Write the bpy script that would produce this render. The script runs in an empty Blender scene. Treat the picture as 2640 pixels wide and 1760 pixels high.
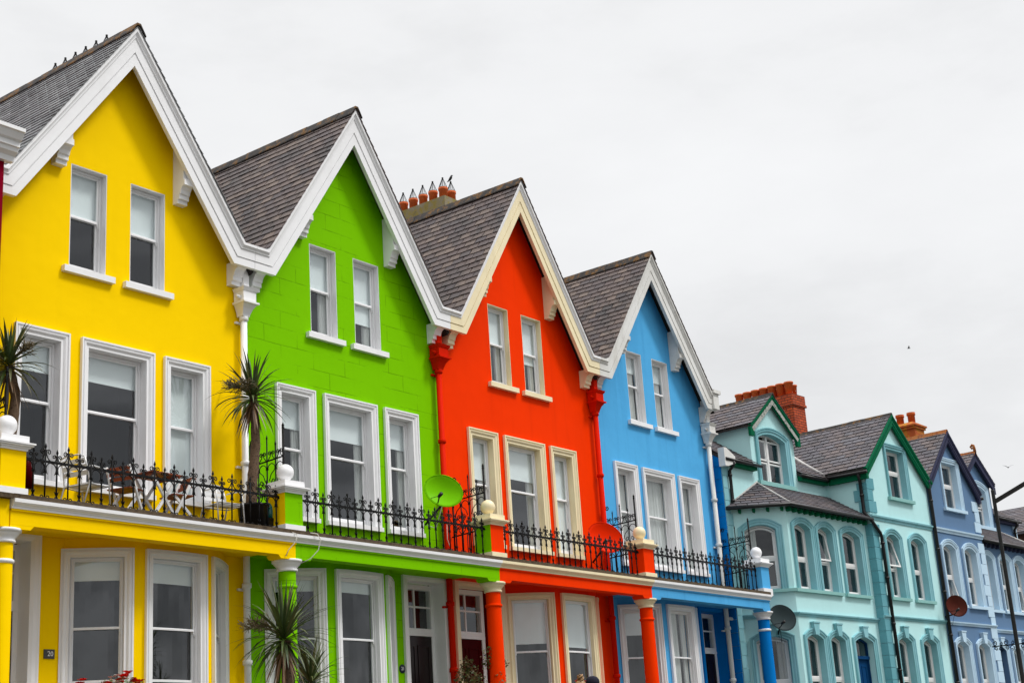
import bpy, bmesh, math, random
from mathutils import Vector, Matrix
random.seed(7)
S = bpy.context.scene
COL = S.collection
R = math.radians
PI = math.pi

# ------------------------------------------------------------------ mesh collector
def ident(x, y, z):
    return (x, y, z)

class MB:
    """collects shapes and links them as ONE mesh object"""
    def __init__(s, T=ident):
        s.v = []; s.f = []; s.mi = []; s.sm = []; s.T = T; s.cur = 0; s.smooth = False
    def add(s, vs, fs):
        o = len(s.v)
        s.v += [tuple(s.T(*p)) for p in vs]
        for f in fs:
            s.f.append(tuple(i + o for i in f)); s.mi.append(s.cur); s.sm.append(s.smooth)
        return s
    def box(s, x0, x1, y0, y1, z0, z1, n=1):
        vs = []; fs = []
        for i in range(n + 1):
            x = x0 + (x1 - x0) * i / n
            vs += [(x, y0, z0), (x, y1, z0), (x, y1, z1), (x, y0, z1)]
        for i in range(n):
            a = 4 * i; b = a + 4
            for k in range(4):
                l = (k + 1) % 4
                fs.append((a + k, a + l, b + l, b + k))
        fs += [(3, 2, 1, 0), tuple(4 * n + k for k in range(4))]
        return s.add(vs, fs)
    def prism(s, poly, y0, y1):
        """(x,z) outline given thickness along y"""
        n = len(poly)
        vs = [(x, y0, z) for x, z in poly] + [(x, y1, z) for x, z in poly]
        fs = [tuple(range(n)), tuple(range(2 * n - 1, n - 1, -1))]
        fs += [(i, i + n, (i + 1) % n + n, (i + 1) % n) for i in range(n)]
        return s.add(vs, fs)
    def profx(s, poly, x0, x1, n=1):
        """(y,z) outline run along x"""
        m = len(poly); vs = []; fs = []
        for i in range(n + 1):
            x = x0 + (x1 - x0) * i / n
            vs += [(x, y, z) for y, z in poly]
        for i in range(n):
            for k in range(m):
                l = (k + 1) % m
                fs.append((i * m + k, i * m + l, (i + 1) * m + l, (i + 1) * m + k))
        fs += [tuple(range(m - 1, -1, -1)), tuple(n * m + k for k in range(m))]
        return s.add(vs, fs)
    def plan(s, poly, z0, z1):
        n = len(poly)
        vs = [(x, y, z0) for x, y in poly] + [(x, y, z1) for x, y in poly]
        fs = [tuple(range(n - 1, -1, -1)), tuple(range(n, 2 * n))]
        fs += [(i, (i + 1) % n, (i + 1) % n + n, i + n) for i in range(n)]
        return s.add(vs, fs)
    def lathe(s, prof, c, n=20, a0=0.0, smooth=True):
        vs = []; fs = []; k = len(prof)
        for i in range(n):
            a = a0 + 2 * PI * i / n
            for r, z in prof:
                vs.append((c[0] + r * math.cos(a), c[1] + r * math.sin(a), c[2] + z))
        for i in range(n):
            j = (i + 1) % n
            for q in range(k - 1):
                fs.append((i * k + q, j * k + q, j * k + q + 1, i * k + q + 1))
        fs.append(tuple(i * k for i in range(n - 1, -1, -1)))
        fs.append(tuple(i * k + k - 1 for i in range(n)))
        o = s.smooth; s.smooth = smooth; s.add(vs, fs); s.smooth = o
        return s
    def ball(s, c, r, n=20, m=12, sz=1.0):
        return s.lathe([(max(1e-4, r * math.sin(PI * i / m)), -r * sz * math.cos(PI * i / m)) for i in range(m + 1)], c, n)
    def tube(s, pts, r, n=6, smooth=True):
        pts = [Vector(p) for p in pts]
        k = len(pts); rs = r if isinstance(r, (list, tuple)) else [r] * k
        vs = []; fs = []; ref = None
        for i, p in enumerate(pts):
            d = (pts[min(i + 1, k - 1)] - pts[max(i - 1, 0)])
            if d.length < 1e-9: d = Vector((0, 0, 1))
            d.normalize()
            if ref is None:
                ref = d.orthogonal().normalized()
            ref = ref - d * ref.dot(d)
            if ref.length < 1e-6: ref = d.orthogonal()
            ref.normalize(); b = d.cross(ref)
            for q in range(n):
                a = 2 * PI * q / n
                vs.append(tuple(p + (ref * math.cos(a) + b * math.sin(a)) * rs[i]))
        for i in range(k - 1):
            for q in range(n):
                w = (q + 1) % n
                fs.append((i * n + q, i * n + w, (i + 1) * n + w, (i + 1) * n + q))
        fs += [tuple(range(n - 1, -1, -1)), tuple((k - 1) * n + q for q in range(n))]
        o = s.smooth; s.smooth = smooth; s.add(vs, fs); s.smooth = o
        return s
    def bar(s, p, q, w, h):
        """square bar between two points"""
        p = Vector(p); q = Vector(q); d = (q - p).normalized()
        a = d.cross(Vector((0, 0, 1)))
        if a.length < 1e-4: a = Vector((1, 0, 0))
        a.normalize(); b = a.cross(d)
        vs = []
        for e in (p, q):
            for i, j in ((-1, -1), (1, -1), (1, 1), (-1, 1)):
                vs.append(tuple(e + a * (i * w / 2) + b * (j * h / 2)))
        return s.add(vs, [(3, 2, 1, 0), (4, 5, 6, 7), (0, 1, 5, 4), (1, 2, 6, 5), (2, 3, 7, 6), (3, 0, 4, 7)])
    def sweep(s, path, prof, closed=False):
        """profile (outward offset, depth) mitred along a path in the wall plane; outward is right of travel"""
        n = len(path); m = len(prof); vs = []; fs = []
        for i, (x, z) in enumerate(path):
            def dirn(a, b):
                dx, dz = path[b][0] - path[a][0], path[b][1] - path[a][1]
                l = math.hypot(dx, dz) or 1
                return dx / l, dz / l
            if closed:
                d0 = dirn((i - 1) % n, i); d1 = dirn(i, (i + 1) % n)
            else:
                d1 = dirn(i, i + 1) if i < n - 1 else dirn(i - 1, i)
                d0 = dirn(i - 1, i) if i > 0 else d1
            n0 = (d0[1], -d0[0]); n1 = (d1[1], -d1[0])
            mx, mz = n0[0] + n1[0], n0[1] + n1[1]
            l = math.hypot(mx, mz) or 1
            mx /= l; mz /= l
            k = 1 / max(.3, mx * n1[0] + mz * n1[1])
            for o, d in prof:
                vs.append((x + mx * k * o, d, z + mz * k * o))
        for i in range(n if closed else n - 1):
            j = (i + 1) % n
            for q in range(m):
                w = (q + 1) % m
                fs.append((i * m + q, i * m + w, j * m + w, j * m + q))
        if not closed:
            fs += [tuple(range(m)), tuple((n - 1) * m + q for q in range(m - 1, -1, -1))]
        return s.add(vs, fs)
    def wall(s, outer, holes, d0, d1):
        """flat wall (u,z outline) with openings cut right through"""
        bm = bmesh.new(); ed = []
        for loop in [outer] + holes:
            vs = [bm.verts.new((x, 0, z)) for x, z in loop]
            ed += [bm.edges.new((vs[i], vs[(i + 1) % len(vs)])) for i in range(len(vs))]
        bmesh.ops.triangle_fill(bm, use_beauty=True, use_dissolve=False, edges=ed)
        bm.verts.index_update()
        V = [v.co.copy() for v in bm.verts]; n = len(V)
        F = [[v.index for v in f.verts] for f in bm.faces]
        bm.free()
        vs = [(p.x, d0, p.z) for p in V] + [(p.x, d1, p.z) for p in V]
        fs = [tuple(f) for f in F] + [tuple(i + n for i in reversed(f)) for f in F]
        k = 0
        for loop in [outer] + holes:
            m = len(loop)
            fs += [(k + i, k + (i + 1) % m, k + (i + 1) % m + n, k + i + n) for i in range(m)]
            k += m
        return s.add(vs, fs)
    def merge(s, bm):
        bm.verts.index_update()
        s.add([tuple(v.co) for v in bm.verts], [[v.index for v in f.verts] for f in bm.faces])
    def build(s, name, mat, parent=None, recalc=True):
        me = bpy.data.meshes.new(name)
        me.from_pydata(s.v, [], s.f)
        mats = mat if isinstance(mat, (list, tuple)) else [mat]
        for m in mats: me.materials.append(m)
        me.polygons.foreach_set('material_index', s.mi)
        me.polygons.foreach_set('use_smooth', s.sm)
        if recalc:
            bm = bmesh.new(); bm.from_mesh(me)
            bmesh.ops.recalc_face_normals(bm, faces=bm.faces)
            bm.to_mesh(me); bm.free()
        me.update()
        o = bpy.data.objects.new(name, me)
        COL.objects.link(o)
        if parent is not None: o.parent = parent
        return o

def tag(o, label=None, cat=None, group=None, kind=None):
    if label: o['label'] = label
    if cat: o['category'] = cat
    if group: o['group'] = group
    if kind: o['kind'] = kind
    return o

def thing(name, label, cat, loc=(0, 0, 0), rz=0.0, group=None):
    o = bpy.data.objects.new(name, None)
    COL.objects.link(o); o.location = loc; o.rotation_euler = (0, 0, rz)
    o.empty_display_size = .3
    return tag(o, label, cat, group)

def dup(o, parent=None):
    c = o.copy(); COL.objects.link(c); c.parent = parent
    for ch in list(o.children): dup(ch, c)
    return c

# ------------------------------------------------------------------ materials
def lin(c):
    return tuple(((v / 255) / 12.92 if v / 255 <= .04045 else ((v / 255 + .055) / 1.055) ** 2.4) for v in c)

class NT:
    def __init__(s, name):
        s.m = bpy.data.materials.new(name); s.m.use_nodes = True
        s.t = s.m.node_tree; s.t.nodes.clear()
        s.out = s.n('ShaderNodeOutputMaterial')
        s.b = s.n('ShaderNodeBsdfPrincipled')
        s.l(s.b.outputs[0], s.out.inputs[0])
    def n(s, typ, **kw):
        nd = s.t.nodes.new(typ)
        for k, v in kw.items():
            if hasattr(nd, k): setattr(nd, k, v)
            else: nd.inputs[k.replace('_', ' ')].default_value = v
        return nd
    def l(s, a, b): s.t.links.new(a, b)
    def pos(s, scale=(1, 1, 1)):
        g = s.n('ShaderNodeNewGeometry'); mp = s.n('ShaderNodeMapping')
        mp.inputs['Scale'].default_value = scale
        s.l(g.outputs['Position'], mp.inputs['Vector'])
        return mp.outputs[0]
    def noise(s, vec, scale, detail=4, rough=.55):
        nd = s.n('ShaderNodeTexNoise'); nd.inputs['Scale'].default_value = scale
        nd.inputs['Detail'].default_value = detail; nd.inputs['Roughness'].default_value = rough
        s.l(vec, nd.inputs['Vector']); return nd.outputs['Fac']
    def ramp(s, fac, stops):
        r = s.n('ShaderNodeValToRGB'); e = r.color_ramp.elements
        while len(e) < len(stops): e.new(.5)
        for q, (p, c) in zip(e, stops):
            q.position = p; q.color = (c if isinstance(c, tuple) else (c, c, c)) + (1,)
        s.l(fac, r.inputs[0]); return r.outputs[0]
    def mix(s, fac, a, b, mode='MIX'):
        m = s.n('ShaderNodeMix', data_type='RGBA', blend_type=mode)
        for i, x in ((0, fac), (6, a), (7, b)):
            if isinstance(x, (int, float)): m.inputs[i].default_value = x
            elif isinstance(x, tuple): m.inputs[i].default_value = x + (1,) if len(x) == 3 else x
            else: s.l(x, m.inputs[i])
        return m.outputs[2]
    def bump(s, h, strength, dist=.01, prev=None):
        b = s.n('ShaderNodeBump'); b.inputs['Strength'].default_value = strength
        b.inputs['Distance'].default_value = dist
        s.l(h, b.inputs['Height'])
        if prev is not None: s.l(prev, b.inputs['Normal'])
        return b.outputs[0]
    def fin(s, col, rough=.6, normal=None, spec=.3, metal=0.0):
        if isinstance(col, tuple): s.b.inputs['Base Color'].default_value = col + (1,)
        else: s.l(col, s.b.inputs['Base Color'])
        if isinstance(rough, (int, float)): s.b.inputs['Roughness'].default_value = rough
        else: s.l(rough, s.b.inputs['Roughness'])
        s.b.inputs['Specular IOR Level'].default_value = spec
        s.b.inputs['Metallic'].default_value = metal
        if normal is not None: s.l(normal, s.b.inputs['Normal'])
        return s.m

def paint(name, c, dirt=.16, grain=.25, rough=.55, ashlar=False, spec=.02, specks=0.0, dirtcol=None, stain=None):
    t = NT(name); p = t.pos()
    base = lin(c) if max(c) > 1 else c
    dark = tuple(v * .8 for v in base) if dirtcol is None else dirtcol
    big = t.noise(p, .55, 6, .65)
    st = t.noise(t.pos((2.2, 2.2, .16)), 1.6, 5, .6)
    f = t.ramp(big, [(.42, 0.0), (.75, 1.0)])
    col = t.mix(f, base, dark)
    # strength of dirt
    col = t.mix(dirt, base, col)
    g = t.ramp(st, [(.52, 0.0), (.78, 1.0)])
    col2 = t.mix(.55, col, dark)
    m = t.n('ShaderNodeMath', operation='MULTIPLY'); t.l(g, m.inputs[0]); m.inputs[1].default_value = min(1, dirt * 2.2)
    col = t.mix(m.outputs[0], col, col2)
    if stain is not None:
        sn = t.noise(p, 2.3, 6, .7)
        col = t.mix(t.ramp(sn, [(.56, 0.0), (.66, .65)]), col, stain)
    if specks:
        v = t.noise(p, 26, 2, .5)
        col = t.mix(t.ramp(v, [(.70, 0.0), (.735, specks)]), col, (.16, .13, .1))
    nrm = t.bump(t.noise(p, 70, 4, .6), grain, .006)
    nrm = t.bump(t.noise(p, 3.2, 3, .5), .25, .03, nrm)
    if ashlar:
        g_ = t.n('ShaderNodeNewGeometry'); sp = t.n('ShaderNodeSeparateXYZ'); t.l(g_.outputs['Position'], sp.inputs[0])
        cb = t.n('ShaderNodeCombineXYZ'); t.l(sp.outputs[0], cb.inputs[0]); t.l(sp.outputs[2], cb.inputs[1])
        wob = t.n('ShaderNodeVectorMath', operation='MULTIPLY_ADD')
        nz = t.n('ShaderNodeTexNoise'); nz.inputs['Scale'].default_value = 1.7; t.l(p, nz.inputs['Vector'])
        t.l(nz.outputs['Color'], wob.inputs[0]); wob.inputs[1].default_value = (.03, .025, 0); t.l(cb.outputs[0], wob.inputs[2])
        br = t.n('ShaderNodeTexBrick'); t.l(wob.outputs[0], br.inputs['Vector'])
        br.inputs['Scale'].default_value = 1; br.inputs['Brick Width'].default_value = .86
        br.inputs['Row Height'].default_value = .335; br.inputs['Mortar Size'].default_value = .006
        br.inputs['Mortar Smooth'].default_value = .3
        mk = t.ramp(t.noise(p, 1.1, 5, .7), [(.46, 0.0), (.62, 1.0)])
        mm = t.n('ShaderNodeMath', operation='MULTIPLY'); t.l(br.outputs['Fac'], mm.inputs[0]); t.l(mk, mm.inputs[1])
        col = t.mix(mm.outputs[0], col, tuple(v * .42 for v in base))
        nrm = t.bump(t.mix(mm.outputs[0], (1., 1., 1.), (0., 0., 0.)), .6, .01, nrm)
    return t.fin(col, rough, nrm, spec)

def slate_mat(name, cols, lichen=.25):
    t = NT(name); g = t.n('ShaderNodeNewGeometry'); p = t.pos()
    rnd = g.outputs['Random Per Island']
    n = len(cols)
    col = t.ramp(rnd, [(i / (n - 1) * .98, lin(c)) for i, c in enumerate(cols)])
    nz = t.noise(p, 6, 6, .7)
    col = t.mix(t.ramp(nz, [(.45, 0.0), (.8, .6)]), col, (.045, .042, .045))
    st = t.noise(t.pos((.9, .9, .5)), 1.3, 6, .72)
    col = t.mix(t.ramp(st, [(.50, 0.0), (.66, .72)]), col, (.026, .024, .024))
    li = t.noise(p, 9, 6, .75)
    col = t.mix(t.ramp(li, [(.62, 0.0), (.70, lichen * 1.3)]), col, (.34, .33, .28))
    nrm = t.bump(t.noise(p, 30, 5, .7), .5, .012)
    return t.fin(col, .62, nrm, .3)

def brick_mat(name, c1, c2, mortar, w=.225, h=.075, ms=.012):
    t = NT(name); g = t.n('ShaderNodeNewGeometry'); sp = t.n('ShaderNodeSeparateXYZ'); t.l(g.outputs['Position'], sp.inputs[0])
    a = t.n('ShaderNodeMath', operation='ADD'); t.l(sp.outputs[0], a.inputs[0]); t.l(sp.outputs[1], a.inputs[1])
    cb = t.n('ShaderNodeCombineXYZ'); t.l(a.outputs[0], cb.inputs[0]); t.l(sp.outputs[2], cb.inputs[1])
    br = t.n('ShaderNodeTexBrick'); t.l(cb.outputs[0], br.inputs['Vector'])
    br.inputs['Scale'].default_value = 1; br.inputs['Brick Width'].default_value = w
    br.inputs['Row Height'].default_value = h; br.inputs['Mortar Size'].default_value = ms
    for k, c in (('Color1', c1), ('Color2', c2), ('Mortar', mortar)): br.inputs[k].default_value = lin(c) + (1,)
    p = t.pos()
    col = t.mix(t.ramp(t.noise(p, 5, 5, .7), [(.4, 0.0), (.8, .6)]), br.outputs[0], (.05, .03, .02))
    nrm = t.bump(br.outputs['Fac'], -.6, .01)
    return t.fin(col, .8, nrm, .2)

def mottled(name, stops, scale=3.0, rough=.8, bump=.4, fine=25, metal=0.0, spec=.3):
    t = NT(name); p = t.pos()
    col = t.ramp(t.noise(p, scale, 8, .7), [(a, lin(c)) for a, c in stops])
    nrm = t.bump(t.noise(p, fine, 5, .65), bump, .01)
    return t.fin(col, rough, nrm, spec, metal)

def glass_mat():
    t = NT('window_glass'); t.t.nodes.remove(t.b)
    tr = t.n('ShaderNodeBsdfTransparent'); tr.inputs[0].default_value = (.95, .97, .97, 1)
    gl = t.n('ShaderNodeBsdfGlossy'); gl.inputs['Roughness'].default_value = .015
    gl.inputs[0].default_value = (.93, .96, 1, 1)
    fr = t.n('ShaderNodeFresnel'); fr.inputs['IOR'].default_value = 1.88
    ge = t.n('ShaderNodeNewGeometry')
    nb = t.bump(t.noise(t.pos(), 1.6, 2, .5), .05, .02); t.l(nb, gl.inputs['Normal'])
    iv = t.n('ShaderNodeMath', operation='SUBTRACT'); iv.inputs[0].default_value = 1; t.l(ge.outputs['Backfacing'], iv.inputs[1])
    mu = t.n('ShaderNodeMath', operation='MULTIPLY'); t.l(fr.outputs[0], mu.inputs[0]); t.l(iv.outputs[0], mu.inputs[1])
    mx = t.n('ShaderNodeMixShader'); t.l(mu.outputs[0], mx.inputs[0]); t.l(tr.outputs[0], mx.inputs[1]); t.l(gl.outputs[0], mx.inputs[2])
    t.l(mx.outputs[0], t.out.inputs[0])
    return t.m

def leaf_mat(name, cols):
    t = NT(name); g = t.n('ShaderNodeNewGeometry')
    n = len(cols)
    col = t.ramp(g.outputs['Random Per Island'], [(i / max(1, n - 1) * .98, c) for i, c in enumerate(cols)])
    col = t.mix(t.ramp(t.noise(t.pos(), 11, 3), [(.4, 0.0), (.8, .5)]), col, tuple(v * .45 for v in cols[0]))
    return t.fin(col, .42, None, .4)

def curtain_mat():
    t = NT('curtain_cloth'); w = t.n('ShaderNodeTexWave'); w.inputs['Scale'].default_value = 5
    w.inputs['Distortion'].default_value = 2.5; w.inputs['Detail'].default_value = 2
    t.l(t.pos((1, 1, .04)), w.inputs['Vector'])
    return t.fin((.78, .78, .76), .9, t.bump(w.outputs['Fac'], .5, .03), .1)

M = {}
M['yellow'] = paint('yellow_stucco', (255, 211, 0), .13)
M['green'] = paint('lime_green_stucco', (121, 194, 0), .17, ashlar=True)
M['red'] = paint('orange_red_stucco', (246, 56, 0), .2, dirtcol=lin((196, 36, 0)))
M['pipered'] = paint('red_pipe_paint', (206, 30, 4), .25)
M['blue'] = paint('sky_blue_stucco', (86, 173, 227), .34, specks=.5, dirtcol=lin((58, 134, 190)))
M['deepblue'] = paint('deep_blue_paint', (10, 118, 196), .2)
M['crimson'] = paint('crimson_stucco', (130, 0, 30), .1)
M['teal'] = paint('pale_teal_stucco', (186, 229, 230), .17)
M['tealtrim'] = paint('teal_trim_paint', (138, 188, 197), .45, dirtcol=lin((78, 148, 146)))
M['tealquoin'] = paint('teal_quoin_paint', (106, 162, 172), .6, dirtcol=lin((60, 134, 146)))
M['tealsill'] = paint('teal_sill_paint', (138, 186, 182), .4)
M['slateblue'] = paint('slate_blue_stucco', (98, 127, 160), .2)
M['palebluetrim'] = paint('pale_blue_trim_paint', (188, 214, 232), .2)
M['navy'] = paint('navy_paint', (56, 58, 80), .2, rough=.4)
M['darkgreen'] = paint('dark_green_paint', (12, 98, 66), .5, specks=.5, rough=.45)
M['flaky'] = mottled('flaking_grey_paint', [(.40, (60, 84, 74)), (.46, (150, 152, 146)), (.6, (176, 176, 170)), (.68, (70, 76, 70))], 9, .7, .5)
M['white'] = paint('white_gloss_paint', (.84, .84, .85), .13, .08, .38, spec=.35, dirtcol=(.55, .53, .5))
M['weathered'] = paint('weathered_white_paint', (.74, .74, .72), .5, .2, .5, specks=.6, dirtcol=(.42, .39, .33))
M['cream'] = paint('cream_gloss_paint', (240, 226, 188), .2, .08, .4, spec=.3, dirtcol=(.5, .4, .22))
M['joinery'] = paint('white_joinery_paint', (.82, .82, .83), .1, .05, .32, spec=.4, dirtcol=(.55, .53, .5))
M['pvc'] = paint('white_plastic_frame', (.76, .755, .745), .12, .02, .3, spec=.4, dirtcol=(.5, .45, .4))
M['blind'] = paint('roller_blind_cloth', (.84, .88, .88), .05, .05, .8, spec=.1)
M['curtain'] = curtain_mat()
M['room'] = mottled('unlit_room_dark', [(.3, (28, 28, 30)), (.7, (42, 40, 40))], 1.0, .9, .05)  # gloom of unlit rooms put into the colour as near-black
M['glass'] = glass_mat()
PUR = [(92, 77, 73), (80, 68, 67), (99, 83, 76), (74, 64, 65), (88, 74, 70), (112, 96, 86), (68, 61, 62)]
M['slate'] = slate_mat('purple_grey_slate', PUR)
M['greyslate'] = slate_mat('grey_slate', [(128, 130, 130), (112, 114, 116), (136, 138, 138), (120, 122, 124)], .1)
M['teslate'] = slate_mat('blue_grey_slate', [(90, 83, 87), (80, 77, 83), (102, 91, 89), (86, 80, 86), (96, 94, 100), (76, 73, 79), (94, 82, 80)], .3)
M['roofbase'] = mottled('roof_underside', [(.3, (38, 36, 36)), (.7, (52, 48, 46))], 4)
M['ridge'] = mottled('ridge_tile', [(.38, (44, 41, 40)), (.52, (60, 55, 51)), (.60, (120, 84, 36)), (.66, (52, 48, 46))], 4.5, .85, .6)
M['rustridge'] = mottled('rusty_ridge_tile', [(.35, (120, 64, 34)), (.5, (150, 92, 40)), (.65, (110, 62, 44))], 5, .85, .6)
M['stone'] = mottled('weathered_stone_edge', [(.32, (40, 33, 26)), (.45, (88, 74, 56)), (.6, (64, 52, 38)), (.72, (28, 24, 20))], 6, .9, .7)
M['concrete'] = mottled('lichened_render', [(.34, (150, 140, 118)), (.5, (132, 122, 98)), (.60, (140, 124, 60)), (.7, (104, 98, 82))], 3, .9, .5)
M['terracotta'] = mottled('terracotta_pot', [(.3, (176, 78, 34)), (.6, (202, 96, 40)), (.8, (150, 62, 28))], 5, .75, .3)
M['brick'] = brick_mat('orange_brick', (204, 88, 46), (176, 72, 40), (78, 44, 34), .25, .09, .012)
M['lichbrick'] = mottled('lichened_orange_brick', [(.3, (150, 70, 38)), (.48, (172, 84, 34)), (.58, (176, 124, 30)), (.7, (120, 60, 38))], 4, .85, .5)
M['brownbrick'] = brick_mat('brown_brick', (104, 66, 50), (84, 54, 44), (52, 42, 38))
M['iron'] = mottled('black_iron', [(.4, (10, 10, 12)), (.66, (20, 19, 20)), (.78, (40, 26, 20))], 14, .6, .3, spec=.15)
M['black'] = mottled('black_plastic', [(.4, (22, 22, 23)), (.7, (36, 35, 35))], 5, .4, .1)
M['lead'] = mottled('lead_flashing', [(.3, (150, 148, 146)), (.7, (186, 184, 180))], 4, .6, .3)
M['alu'] = mottled('brushed_aluminium', [(.3, (190, 190, 190)), (.7, (224, 224, 224))], 8, .35, .05, metal=.25)
M['alupale'] = paint('pale_metal_slat', (.80, .80, .80), .1, .02, .3)
M['wood'] = mottled('oiled_hardwood', [(.3, (104, 42, 18)), (.55, (138, 62, 26)), (.75, (82, 32, 14))], 9, .5, .2)
M['darkred'] = paint('dark_maroon_paint', (66, 4, 8), .2, .05, .35)
M['maroon'] = paint('red_recess_paint', (128, 6, 4), .2, .1, .5)
M['darkdoor'] = paint('very_dark_door_paint', (24, 8, 10), .2, .05, .3, spec=.4)
M['bluedoor'] = paint('blue_door_paint', (16, 62, 108), .2, .05, .35)
M['brass'] = mottled('aged_brass', [(.3, (110, 78, 50)), (.7, (140, 100, 62))], 20, .35, .1, metal=.8)
M['sign'] = mottled('dark_grey_plaque', [(.3, (62, 62, 62)), (.7, (82, 82, 80))], 30, .5, .2)
M['navyplaque'] = mottled('navy_plaque', [(.3, (20, 28, 48)), (.7, (28, 36, 58))], 30, .4, .1)
M['bluesign'] = mottled('blue_sign_board', [(.3, (10, 50, 92)), (.7, (12, 60, 104))], 2, .4, .05)
M['letter'] = paint('white_lettering', (.82, .82, .82), .02, .02, .4)
M['cable'] = paint('pale_cable', (.6, .58, .52), .2, .05, .5)
M['soil'] = mottled('potting_soil', [(.3, (60, 40, 30)), (.7, (150, 84, 60))], 20, .95, .8)
M['tealglass'] = mottled('teal_glazed_jar', [(.3, (0, 92, 92)), (.7, (10, 116, 110))], 3, .15, .02, spec=.6)
M['dgreen'] = paint('green_dish_paint', (112, 186, 8), .12, .02, .4)
M['dred'] = paint('red_dish_paint', (228, 44, 4), .12, .02, .4)
M['dgrey'] = paint('dark_grey_dish_paint', (56, 66, 68), .2, .02, .4)
M['dbrown'] = paint('brown_dish_paint', (82, 38, 30), .5, .02, .45, dirtcol=(.03, .012, .01))
M['leaf'] = leaf_mat('cordyline_leaf', [(.045, .075, .016), (.075, .115, .024), (.03, .05, .016), (.105, .135, .04), (.12, .10, .04)])
M['dryleaf'] = leaf_mat('dry_leaf', [(.18, .09, .04), (.26, .16, .08), (.12, .06, .03)])
M['panicle'] = leaf_mat('seed_spray', [(.10, .075, .03), (.14, .10, .04), (.07, .06, .03)])
M['bark'] = mottled('cordyline_bark', [(.34, (52, 40, 32)), (.5, (104, 84, 66)), (.66, (70, 54, 42))], 16, .95, 1.0, 40)
M['shrubleaf'] = leaf_mat('shrub_leaf', [(.03, .06, .012), (.07, .11, .02), (.22, .12, .05), (.045, .08, .02)])
M['petal'] = leaf_mat('scarlet_petal', [(.85, .02, .012), (.80, .015, .01), (.86, .05, .02)])
M['wpetal'] = leaf_mat('white_petal', [(.75, .75, .72), (.7, .7, .7)])
M['ground'] = mottled('garden_paving', [(.3, (78, 78, 70)), (.5, (92, 90, 80)), (.7, (66, 72, 56))], 1.4, .85, .3)
M['asphalt'] = mottled('asphalt', [(.3, (60, 60, 62)), (.7, (78, 77, 76))], 3, .9, .5, 60)
M['lampmetal'] = mottled('black_lamp_paint', [(.4, (18, 20, 20)), (.7, (30, 32, 31))], 6, .4, .15)
M['skin'] = mottled('skin', [(.3, (196, 146, 120)), (.7, (212, 160, 134))], 5, .5, .05)
M['hair'] = leaf_mat('blond_hair', [(.20, .10, .03), (.36, .20, .07), (.10, .045, .015)])
M['navycloth'] = mottled('navy_cloth', [(.3, (16, 16, 30)), (.7, (24, 24, 42))], 12, .9, .3)
M['greycloth'] = mottled('grey_cloth', [(.3, (92, 94, 98)), (.7, (112, 112, 116))], 12, .9, .3)
M['denim'] = mottled('denim', [(.3, (40, 52, 80)), (.7, (54, 66, 96))], 14, .9, .3)
M['bird'] = mottled('black_feathers', [(.3, (14, 14, 16)), (.7, (26, 26, 28))], 20, .6, .1)
M['gull'] = mottled('grey_feathers', [(.3, (60, 60, 62)), (.7, (90, 90, 92))], 20, .7, .1)
M['creamwall'] = paint('cream_render', (226, 206, 170), .2)

# ------------------------------------------------------------------ camera, sky, sun
cd = bpy.data.cameras.new('camera'); cam = bpy.data.objects.new('camera', cd); COL.objects.link(cam)
S.camera = cam
cd.sensor_width = 36; cd.sensor_fit = 'HORIZONTAL'; cd.lens = 3823.83 / 2640 * 36
cd.clip_start = .1; cd.clip_end = 3000
rx = Vector((.61622286, -.78501642, -.06339248)); up = Vector((-.19205608, -.22784469, .95456862)); fw = Vector((.76379568, .5760521, .29117029))
mw = Matrix((rx, up, -fw)).transposed().to_4x4(); mw.translation = Vector((-7.20485, -19.66628, -.04978))
cam.matrix_world = mw

SUN_EL, SUN_AZ = R(54), R(150)          # azimuth of the sun measured from +Y towards +X
sl = bpy.data.lights.new('sun', 'SUN'); sl.energy = 1.5; sl.angle = R(12); sl.color = (1, .975, .94)
so = bpy.data.objects.new('sun', sl); COL.objects.link(so); so.location = (0, -30, 40)
sd = Vector((math.sin(SUN_AZ) * math.cos(SUN_EL), math.cos(SUN_AZ) * math.cos(SUN_EL), math.sin(SUN_EL)))
so.rotation_euler = (-sd).to_track_quat('-Z', 'Y').to_euler()

w = bpy.data.worlds.new('World'); S.world = w; w.use_nodes = True
t = w.node_tree; t.nodes.clear()
def wn(typ, **kw):
    nd = t.nodes.new(typ)
    for k, v in kw.items(): setattr(nd, k, v)
    return nd
sky = wn('ShaderNodeTexSky', sky_type='NISHITA', sun_disc=False, sun_elevation=SUN_EL, sun_rotation=SUN_AZ)
b1 = wn('ShaderNodeBackground'); b1.inputs[1].default_value = .1; t.links.new(sky.outputs[0], b1.inputs[0])
tc = wn('ShaderNodeTexCoord'); sep = wn('ShaderNodeSeparateXYZ'); t.links.new(tc.outputs['Generated'], sep.inputs[0])
def wramp(src, stops):
    r = wn('ShaderNodeValToRGB'); e = r.color_ramp.elements
    while len(e) < len(stops): e.new(.5)
    for q, (p, c) in zip(e, stops):
        q.position = p; q.color = (c if isinstance(c, tuple) else (c, c, c)) + (1,)
    t.links.new(src, r.inputs[0]); return r.outputs[0]
def wmath(op, a, b):
    m = wn('ShaderNodeMath', operation=op)
    for i, x in enumerate((a, b)):
        if isinstance(x, (int, float)): m.inputs[i].default_value = x
        else: t.links.new(x, m.inputs[i])
    return m.outputs[0]
mp = wn('ShaderNodeMapping'); mp.inputs['Scale'].default_value = (1.0, 1.0, 2.6); t.links.new(tc.outputs['Generated'], mp.inputs[0])
n1 = wn('ShaderNodeTexNoise'); n1.inputs['Scale'].default_value = 2.6; n1.inputs['Detail'].default_value = 7; n1.inputs['Roughness'].default_value = .58
t.links.new(mp.outputs[0], n1.inputs['Vector'])
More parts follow.
